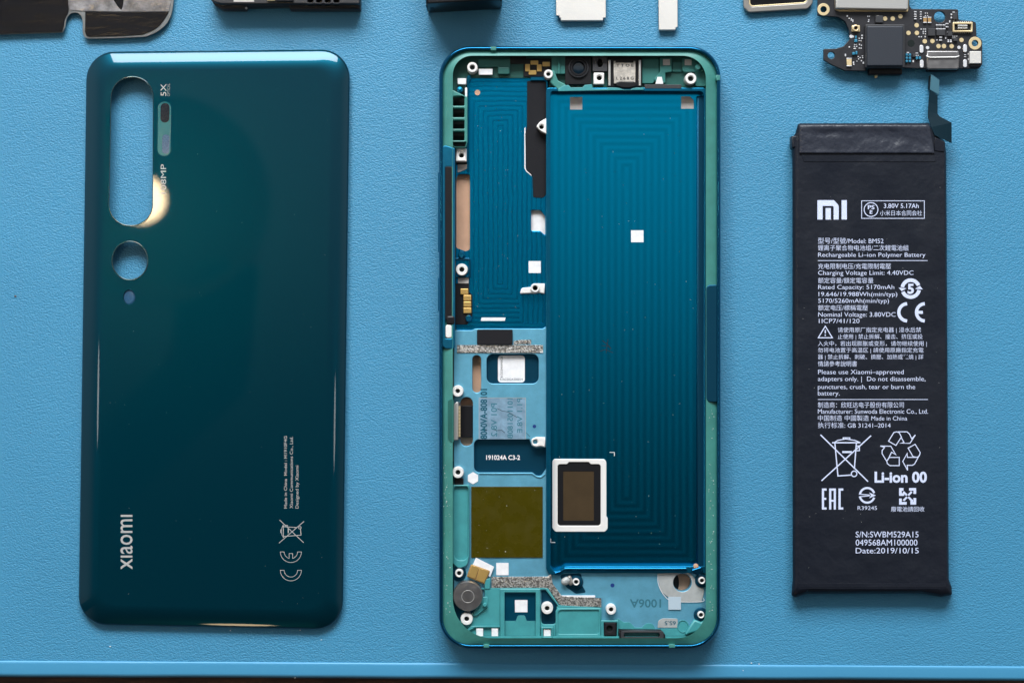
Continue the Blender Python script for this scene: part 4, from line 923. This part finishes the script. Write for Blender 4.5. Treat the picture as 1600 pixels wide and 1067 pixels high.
symbol('battery_recycling_mark', bt, M['inkwhite'], [([z5(*p) for p in [(1012, 695), (980, 695), (980, 748), (1020, 748)]], 4.2), ([z5(*p) for p in [(1070, 695), (1130, 695), (1130, 742)]], 4.2),
       ([z5(*p) for p in [(1130, 785), (1130, 840), (1098, 840), (1098, 800)]], 4.2), ([z5(*p) for p in [(1045, 840), (980, 840), (980, 790)]], 4.2),
       ([z5(*p) for p in [(1010, 720), (1048, 757)]], 3), ([z5(*p) for p in [(1100, 812), (1062, 775)]], 3), ([z5(*p) for p in [(1098, 720), (1062, 757)]], 3), ([z5(*p) for p in [(1012, 812), (1048, 775)]], 3)], z=ZX)
bl('廢電池請回收', 1392.3, 1444.4, 791, 799, True, bold=0.0)
bl('S/N:SWBM529A15', 1337, 1435.2, 830, 839, bold=0.0)
bl('049568AM100000', 1337, 1433.5, 842.5, 851.8, bold=0.0)
bl('Date:2019/10/15', 1337, 1435.5, 855.4, 864, bold=0.0)

# ================================================================== CIRCUIT BOARD
pb = thing('circuit_board', 'black charging board with gold pads and a silver port', 'circuit board', 1410, 60)
ZK = 2.6
ob = rp([(1278, -60), (1278, 24.5, 1), (1291, 25.5, 4), (1310, 27, 4), (1321, 34, 6), (1327, 48, 6), (1328, 62, 6), (1318, 73, 8), (1306, 76.5, 4), (1287, 77, 1), (1287, 94, 2), (1301, 102, 3), (1320, 110.5, 3), (1353, 111, 1), (1353, 106), (1412, 106), (1440, 107.5), (1530, 107.5, 5), (1535, 101, 4), (1535, 62, 9), (1526, 57.5, 3), (1525, 36, 3), (1519, 33, 3), (1498, 32, 3), (1497, 15, 2), (1424, 14.5, 3), (1421, 9, 3), (1421, -60)])
board = plate('board', pb, M['pcb'], [ob, circ(1468.5, 27, 9), circ(1299, 87, 5.6), circ(1286.8, 15.2, 5), circ(1523.5, 68, 5)], ZK-1.0, ZK, 0.1)
for x, y, ro, ri in [(1286.8, 15.2, 9.6, 5), (1523.5, 68, 10, 5.2)]:
    plate('gold_ring', board, M['goldpale'], [circ(x, y, ro), circ(x, y, ri)], ZK, ZK+0.1, 0.04)
lathe('board_hole', board, M['hole'], 1423.6, 68, [(5.6, ZK), (5.2, ZK+0.05), (0, ZK+0.05)])
can = plate('shield_can', pb, M['can'], rp([(1306, -60), (1306, 14, 2), (1419, 16, 3), (1420, -60)]), ZK, ZK+1.6, 0.35)
plate('shield_skirt', can, M['goldpale'], rp([(1303.5, -60), (1304.5, 16, 3), (1312, 18.5), (1419, 18.8, 3), (1421, -60)]), ZK, ZK+0.25, 0.08)
blk = plate('speaker_block', pb, M['pcbedge'], rr(1355, 41, 1411.5, 103.5, 2), ZK, ZK+2.6, 0.3)
plate('block_frame', blk, M['chip'], [rr(1352.5, 38.5, 1414, 106, 2), rr(1357, 43, 1409.5, 101.5, 1)], ZK, ZK+1.7, 0.2)
plate('block_foot', blk, M['black'], rr(1358, 104, 1410, 117, 2), 0.2, ZK-0.3, 0.3)
plate('spring_pin', pb, M['goldpale'], rr(1367.6, 116, 1371, 121.6, 0.8), 0.2, 1.4, 0.1)
usb = plate('usb_port', pb, M['steel'], rp([(1448.5, 79.5, 2), (1498, 79.5, 2), (1499.5, 88, 1), (1498.5, 109, 4), (1449, 109, 4), (1447.2, 88, 1)]), ZK-1.5, ZK+1.2, 0.35)
plate('port_ridge', usb, M['silver'], rp([(1447.5, 86.5), (1453, 89), (1494, 88.5), (1499.5, 86.6), (1499, 89), (1494, 90.8), (1453, 91.3), (1448, 89.4)]), ZK+1.2, ZK+1.7, 0.2)
plate('port_mouth', usb, M['black'], rr(1449, 103.5, 1498, 111.5, 3), ZK-1.4, ZK+0.6, 0.3)
plate('antenna_contact', pb, M['shieldwhite'], rr(1515.4, 80.4, 1533.3, 99.6, 1), ZK, ZK+1.2, 0.15)
plate('antenna_contact', pb, M['black'], rr(1516, 99.5, 1533, 105, 1), ZK, ZK+0.7, 0.15)
bc = plate('board_connector', pb, M['goldpale'], [rr(1489, 35.2, 1520, 50.5, 1), rr(1491.5, 38, 1517.5, 47.8)], ZK, ZK+0.9, 0.12)
plate('connector_core', bc, M['black'], rr(1491.5, 38, 1517.5, 47.8), ZK, ZK+0.35, 0.05)
plate('connector_core', bc, M['can'], rr(1496.5, 39.2, 1512, 42.2, 0.5), ZK+0.35, ZK+0.8, 0.1)
plate('connector_core', bc, M['can'], rr(1496.5, 43.6, 1512, 45.4, 0.5), ZK+0.35, ZK+0.7, 0.1)
# round gold pads share one mesh
def copies(proto_fn, spots):
    base_o = None
    for (x, y) in spots:
        if base_o is None: base_o = proto_fn(x, y); ref = (x, y); continue
        o = base_o.copy(); COL.objects.link(o); d = W(x, y, ZK) - W(ref[0], ref[1], ZK); o.location = base_o.location + d; ORIGIN[o.name] = ORIGIN[base_o.name] + d
copies(lambda x, y: lathe('contact_pad', pb, M['goldpale'], x, y, [(3.6, ZK), (3.4, ZK+0.1), (0, ZK+0.1)], n=18),
       [(1383, 29.6), (1395, 29.6), (1407, 26), (1432.4, 40), (1419.6, 52), (1432.7, 52), (1445, 65), (1457, 64.6), (1466.5, 72.6), (1475, 72.6), (1487, 72.6), (1502.4, 63)])
copies(lambda x, y: lathe('contact_pad', pb, M['capacitor'], x, y, [(2.8, ZK), (2.6, ZK+0.12), (0, ZK+0.12)], n=14), [(1449.4, 75), (1498.5, 74.6), (1330, 57.5)])
copies(lambda x, y: plate('solder_tab', pb, M['capacitor'], rr(x-3, y-6.3, x+3, y+6.3, 2.9), ZK, ZK+0.35, 0.12), [(1440, 77), (1440.4, 100), (1508, 76), (1508, 99.4)])
# chips and tiny components
for x0, y0, x1, y1 in [(1450.3, 45, 1461.5, 56.5), (1463.4, 46.5, 1477, 56), (1481, 50, 1488.5, 57), (1490, 59.5, 1496.5, 65), (1368, 25, 1380, 36), (1426, 84.5, 1431, 89.5), (1489, 20, 1496, 31)]:
    plate('chip', pb, M['chip'], rr(x0, y0, x1, y1, 0.4), ZK, ZK+0.7, 0.1)
def cap(x, y, w=2.2, h=5.0, body='tan', vert=True, e=1.4):
    o = plate('capacitor', pb, M[body], rr(x-w/2, y-h/2, x+w/2, y+h/2), ZK, ZK+0.5, 0.05)
    for s in (-1, 1):
        if vert: plate('solder_end', o, M['capacitor'], rr(x-w/2-0.2, y+s*(h/2-e/2)-e/2, x+w/2+0.2, y+s*(h/2-e/2)+e/2), ZK, ZK+0.56, 0.05)
        else: plate('solder_end', o, M['capacitor'], rr(x+s*(w/2-e/2)-e/2, y-h/2-0.2, x+s*(w/2-e/2)+e/2, y+h/2+0.2), ZK, ZK+0.56, 0.05)
for x, y, w_, h_, b in [(1445.6, 31.6, 5, 9.4, 'tan'), (1452.7, 31.6, 5, 9.4, 'tan'), (1465, 42.6, 4, 7.4, 'chip'), (1470, 42.6, 4, 7.4, 'chip'), (1475.3, 42.6, 4, 7.4, 'chip'), (1480, 40, 4, 6.6, 'chip'),
                        (1430.5, 21, 3.4, 5.2, 'chip'), (1439, 21, 2.2, 5, 'chip'), (1430.5, 28, 3.4, 5.2, 'chip'), (1439, 28, 2.2, 5, 'chip'), (1470, 61, 4, 6, 'chip'), (1482, 64.5, 2, 4, 'capacitor'), (1486, 64.5, 2, 4, 'capacitor'),
                        (1372, 29, 2.5, 4, 'chip'), (1327, 97.5, 7.5, 13, 'goldpale')]:
    cap(x, y, w_, h_, b)
for x, y, w_, h_ in [(1337.6, 58.4, 2.4, 4.4), (1337.6, 64, 4.6, 5), (1334, 84, 4, 4.4), (1338.4, 83, 3, 5.4), (1417, 86, 3.6, 3.8), (1422, 86, 3.6, 3.8), (1417, 91, 3.6, 3.8), (1422, 91, 3.6, 3.8), (1417, 96, 3.6, 3.8), (1422, 96, 3.6, 3.8), (1433, 91, 3.4, 4.4), (1437.6, 91, 3.4, 4.4)]:
    plate('cyan_capacitor', pb, M['cyan'], rr(x-w_/2, y-h_/2, x+w_/2, y+h_/2, 0.6), ZK, ZK+0.6, 0.12)
bm = bmesh.new()
def dot(x, y, w_, h_, z=ZK):
    a, b, c_, d = [W(px, py, z+0.15) for px, py in [(x-w_/2, y-h_/2), (x+w_/2, y-h_/2), (x+w_/2, y+h_/2), (x-w_/2, y+h_/2)]]
    t = [bm.verts.new(p) for p in (a, b, c_, d)]; u = [bm.verts.new(p-Vector((0, 0, 0.015))) for p in (a, b, c_, d)]
    bm.faces.new(t)
    for i in range(4): bm.faces.new((t[i], t[(i+1) % 4], u[(i+1) % 4], u[i]))
for x, y, w_, h_ in [(1324, 25.6, 2, 2.4), (1327, 29.3, 2.4, 1.4), (1330.2, 31, 1.4, 4), (1332.6, 33, 1.4, 4), (1356, 26, 1.6, 1.6), (1358.6, 26, 1.2, 1.6), (1357.6, 31.6, 1.8, 1.8), (1357, 34.2, 2, 1.6),
                     (1371.6, 25.3, 4, 1.2), (1371.6, 28, 4, 1.2), (1371.6, 31, 4, 1.4), (1371.6, 34, 4, 1.2), (1333, 57.6, 2.6, 2.6), (1347, 56, 2.4, 2.2), (1347, 60, 2.2, 2.4), (1342.6, 60.4, 1.8, 1.6), (1342.4, 64, 1.4, 1.6), (1345.2, 64, 1.6, 1.4),
                     (1336.8, 70, 4.6, 1.2), (1335, 73, 1.6, 1.8), (1338.5, 73, 1.8, 1.8), (1335.6, 76.2, 3.4, 1.6), (1343, 70, 1.6, 2), (1346, 71.4, 1.6, 1.8), (1342.6, 75.6, 1.4, 2), (1345.6, 75.8, 1.6, 1.8), (1327.1, 73.8, 2, 2.2), (1321, 85.6, 2, 2), (1321, 87.6, 2, 1.4),
                     (1341, 89, 1.6, 1.6), (1344, 90.6, 1.8, 1.4), (1347.6, 88, 1.6, 1.6), (1348, 90.6, 1.8, 1.4), (1341.6, 92.6, 1.4, 1.6), (1346, 95.4, 1.8, 1.6), (1349, 98.6, 2, 3), (1333.6, 98, 2, 2.6), (1339, 96, 1.4, 1.2), (1334, 101, 2, 2),
                     (1446, 21, 1.6, 1.6), (1449, 21, 1.2, 1.4), (1446, 25, 1.4, 1.6), (1449.4, 25, 1.2, 1.6), (1439.6, 46, 2.6, 1.4), (1443.4, 46, 1.4, 1.6), (1446, 46, 1.8, 1.4), (1442.6, 50, 1.4, 2.6), (1446, 49.6, 1.6, 2), (1442.8, 53, 1.6, 1.4), (1446, 53.4, 1.6, 1.4), (1436, 58, 2, 1.6), (1439.6, 58, 2, 1.6), (1445.6, 57.8, 1.6, 2.2),
                     (1490, 19.4, 3.6, 1.2), (1486.6, 23, 2.2, 2.6), (1486.6, 28, 2.2, 2.6), (1490.6, 32, 3, 1.2), (1484, 34, 1.6, 3.4), (1489, 57, 1.6, 1.6), (1492, 57, 1.4, 1.6), (1495, 57, 1.6, 1.6), (1489, 59.6, 1.4, 1.2), (1492, 59.6, 1.4, 1.2), (1480.5, 51, 1.2, 1.6), (1480.5, 55.6, 1.2, 1.6), (1464, 49, 1.2, 1.6), (1464, 63, 2.4, 1.2), (1477.6, 60, 1.4, 2.2),
                     (1432.6, 83.4, 4, 1.2), (1431.6, 87, 1.6, 1.4), (1434.6, 87, 1.6, 1.4), (1427, 96, 2.2, 3.2), (1418.6, 82.6, 3.6, 1.6), (1508, 86, 3, 1), (1508, 89, 3, 1), (1512.8, 85, 1, 2), (1512.8, 93, 1, 3), (1336, 41, 1, 1)]:
    dot(x, y, w_, h_)
for i in range(9): dot(1490.5+i*3.3, 34.6, 1.6, 1.4); dot(1490.5+i*3.3, 51.6, 1.6, 1.4)
bmesh.ops.recalc_face_normals(bm, faces=bm.faces)
me = bpy.data.meshes.new('solder'); bm.to_mesh(me); bm.free()
sd = put('solder_dots', me, M['capacitor'], pb); sd['kind'] = 'stuff'
cx_ = plate('antenna_socket', pb, M['goldpale'], rp([(1331, 40, 1), (1343.6, 40, 1), (1344, 50, 1), (1330.6, 50, 1)]), ZK, ZK+0.3, 0.08)
lathe('socket_ring', cx_, M['goldpale'], 1337.5, 44.3, [(5.4, ZK+0.3), (5.2, ZK+1.0), (4, ZK+1.1), (3, ZK+1.0), (2.8, ZK+0.4), (0, ZK+0.4)], n=20)
lathe('socket_pin', cx_, M['black'], 1337.5, 44.3, [(2.7, ZK+0.45), (2.5, ZK+0.5), (0, ZK+0.5)], n=14)

# ================================================================== THINGS ALONG THE TOP EDGE
# graphite sheet
gs = thing('graphite_sheet', 'crinkled black and grey protective film with a round notch at top left', 'film', 130, 20)
go = smooth_path([(102, 42), (104, 30), (110, 22.5), (119, 20.5), (126, 25), (129, 34), (129, 50), (132, 58), (138, 61)], 4)
outline = [(-160, -160), (-160, 56), (0, 54.5), (60, 52.5), (98, 51.3)] + go + [(180, 60.2), (228, 58)] + smooth_path([(228, 58), (246, 50), (260, 38), (268, 22), (271.5, 0)], 4)[1:] + [(272, -160)]
plate('film_sheet', gs, M['filmedge'], outline, 0.9, 1.3, 0.1)
plate('black_layer', gs, M['graphite'], [(-158, -158), (-158, 54.5), (0, 53), (60, 51), (97, 49.8)] + smooth_path([(99.5, 42), (101.5, 30), (106.5, 20), (107, 10), (104, -20)], 4) + [(104, -158)], 1.3, 1.5, 0.08)
plate('black_layer', gs, M['graphite'], [(133, 18.5)] + [(133, 30), (132.5, 50), (135, 56.5), (140, 58)] + [(180, 57), (222, 54.5)] + smooth_path([(222, 54.5), (240, 47), (252, 37), (262, 22)], 4)[1:] + [(263.5, 18.6), (200, 18.8)], 1.3, 1.5, 0.08)
plate('grey_layer', gs, M['greyfilm'], [(105.5, -158), (106.5, 8)] + [(109, 16), (118, 17), (132, 18), (200, 18.3), (264, 18.2), (267.5, 0), (267.5, -158)], 1.3, 1.45, 0.05)
plate('black_patch', gs, M['graphite'], smooth_path([(178, -30), (176, -5), (181, 6), (186, 13), (190, 15), (193, 2), (193, -30)], 4), 1.45, 1.52, 0.02)

# plastic bracket
bk = thing('plastic_bracket', 'dark grey plastic bracket with four small slots and a white label', 'bracket', 447, 2)
plate('bracket_plate', bk, M['plasticgrey'], [[(331, -120), (331, 0), (334, 3), (345, 6.2), (384, 6.6), (449, 6.3), (562, 6.2), (563, -120)]] + [rr(480.5+i*13.6, -1, 489.2+i*13.6, 4.4, 1.5) for i in range(4)], 3.0, 5.6, 0.25)
plate('bracket_skirt', bk, M['plasticgrey'], rp([(330, -120), (329, 0), (336, 9, 4), (347, 15, 4), (383, 15.2), (386, 11), (450, 10), (453, 15.2), (563, 15.4, 1), (563.5, -120)]), 0.1, 3.4, 0.5)
for i in range(4): plate('slot', bk, M['hole'], rr(480.5+i*13.6, 3.8, 489.2+i*13.6, 9.4, 2), 3.0, 3.9, 0.1)
plate('white_label', bk, M['greywhite'], rr(365, -40, 397, 3.6), 5.6, 5.7)
plate('bracket_clip', bk, M['goldpale'], rr(417, -20, 430, 1.6, 1), 5.6, 6.2, 0.15)
plate('bracket_clip', bk, M['black'], rr(431, -20, 458, 2.6, 1), 5.6, 6.4, 0.15)
plate('bracket_pin', bk, M['can'], circ(384.6, 13, 1.8), 3.2, 3.8, 0.1)
# tall black module
mo = thing('camera_module', 'tall black box throwing a long soft shadow at the top edge', 'module', 724, -10)
plate('module_body', mo, M['black'], rp([(667, -200), (667, 6), (760, 1.0), (781, 0.5), (783, -200)]), 0.1, 11.5, 0.4)
plate('module_collar', mo, M['black'], rp([(664.5, -200), (665.5, 10, 1), (672, 12), (758, 4.5), (784, 2), (785, -200)]), 0.1, 7.0, 0.4)
# metal shield plates
sp1 = thing('shield_plate', 'wide pale metal shield plate with notched lower corners', 'metal plate', 908, 10, 'pale metal shields')
plate('plate_sheet', sp1, M['shieldwhite'], [(868.5, -120), (868.8, 24.5), (873.8, 25), (874, 28), (876, 28.3), (876.2, 32.4), (942.4, 32.4), (942.6, 28.2), (946.8, 28), (946.5, -120)], 0.8, 1.6, 0.12)
plate('folded_edge', sp1, M['shieldwhite'], rr(877, 28, 942, 33.3), 0.05, 1.2, 0.2)
sp2 = thing('shield_strip', 'narrow pale metal strip beside the wide metal plate', 'metal plate', 1044, 20, 'pale metal shields')
plate('plate_sheet', sp2, M['shieldwhite'], [(1028, -120), (1029.3, 47), (1055.5, 47), (1056, 43.4), (1059, 42.6), (1058.3, -120)], 0.8, 1.6, 0.12)
plate('folded_edge', sp2, M['shieldwhite'], rr(1030, 44, 1055, 48), 0.05, 1.2, 0.2)
# grey framed window
gw = thing('framed_window', 'grey metal frame round a black glossy pane left of the circuit board', 'window frame', 1216, 0)
plate('metal_frame', gw, M['greymetal'], [rp([(1160.5, -120), (1162, 12, 7), (1170, 20, 7), (1262, 14.5, 8), (1270, 6, 7), (1270, -120)]), rp([(1168, -110), (1170.5, 11, 6), (1261, 5, 6), (1262, -110)])], 0.3, 1.5, 0.25)
plate('inner_bead', gw, M['goldpale'], [rp([(1168.4, -112), (1170.4, 11.4, 6), (1261.4, 5.6, 6), (1262, -112)]), rp([(1170, -108), (1172.4, 9.3, 5), (1259.6, 3.6, 5), (1260, -108)])], 0.8, 1.35, 0.1)
plate('dark_pane', gw, M['graphite'], rp([(1167, -110), (1169.5, 12, 6), (1262, 6, 6), (1263, -110)]), 0.3, 0.9)

# ================================================================== DUST
def specks(name, m, spots, seed):
    rnd = random.Random(seed); bm = bmesh.new()
    for x, y, z, r in spots:
        c0 = W(x, y, z); n = rnd.randint(4, 6); a0 = rnd.random()*6; st = rnd.uniform(0.5, 1.0)
        ring_ = []
        for i in range(n):
            a = a0 + 2*math.pi*i/n; q = r*S*rnd.uniform(0.6, 1.1)
            ring_.append(bm.verts.new(c0 + Vector((q*math.cos(a), q*st*math.sin(a), 0.001))))
        t = bm.verts.new(c0 + Vector((0, 0, r*S*0.5)))
        for i in range(n): bm.faces.new((ring_[i], ring_[(i+1) % n], t))
    me = bpy.data.meshes.new(name); bm.to_mesh(me); bm.free()
    o = put(name, me, m, None); o['kind'] = 'stuff'; return o
rnd = random.Random(3); sp_ = []
for i in range(70): sp_.append((rnd.uniform(165, 515), rnd.uniform(115, 950), HC+0.02, rnd.choice([0.22, 0.3, 0.4])))
sp_ = [p for p in sp_ if not (160 < p[0] < 275 and p[1] < 490)]
for i in range(90): sp_.append((rnd.uniform(866, 1086), rnd.uniform(180, 875), ZB+0.02, rnd.choice([0.3, 0.35, 0.5])))
for i in range(60): sp_.append((rnd.uniform(738, 815), rnd.uniform(130, 500), ZP+0.02, rnd.choice([0.35, 0.5])))
for i in range(60): sp_.append((rnd.uniform(1106, 1116), rnd.uniform(640, 960), ZI-0.1, rnd.choice([0.5, 0.7, 0.9])))
for i in range(45): sp_.append((rnd.uniform(693, 704), rnd.uniform(690, 960), ZI-0.1, rnd.choice([0.5, 0.7, 1.0])))
for i in range(25): sp_.append((rnd.uniform(697, 704), rnd.uniform(265, 495), ZI-0.06, rnd.choice([0.4, 0.6, 0.8])))
for i in range(10): sp_.append((rnd.uniform(742, 842), rnd.uniform(765, 866), ZM+0.27, rnd.choice([0.4, 0.5])))
sp_ += [(790, 861.5, ZM+0.27, 1.2), (791.6, 790, ZM+0.27, 0.7), (761, 856, ZM+0.27, 0.6)]
for i in range(30): sp_.append((rnd.uniform(1252, 1470), rnd.uniform(260, 900), ZX+0.02, rnd.choice([0.35, 0.45])))
specks('dust', M['dust'], sp_, 5)
specks('crumbs', M['dust'], [(172, 1009.5, 0.0, 2.0), (360, 984.5, 0, 1.4), (469, 984, 0, 1.2), (502, 999, 0, 1.0), (1174, 1035.5, 0.2, 1.6), (1186, 1037, 0.3, 1.1), (1161, 1047, 0.25, 1.3), (461, 1058.5, 0.0, 1.2)], 8)
specks('crumbs', M['crumb'], [(24, 463, 0, 3.0), (595, 390, 0, 1.2), (48, 676, 0, 1.4)], 9)
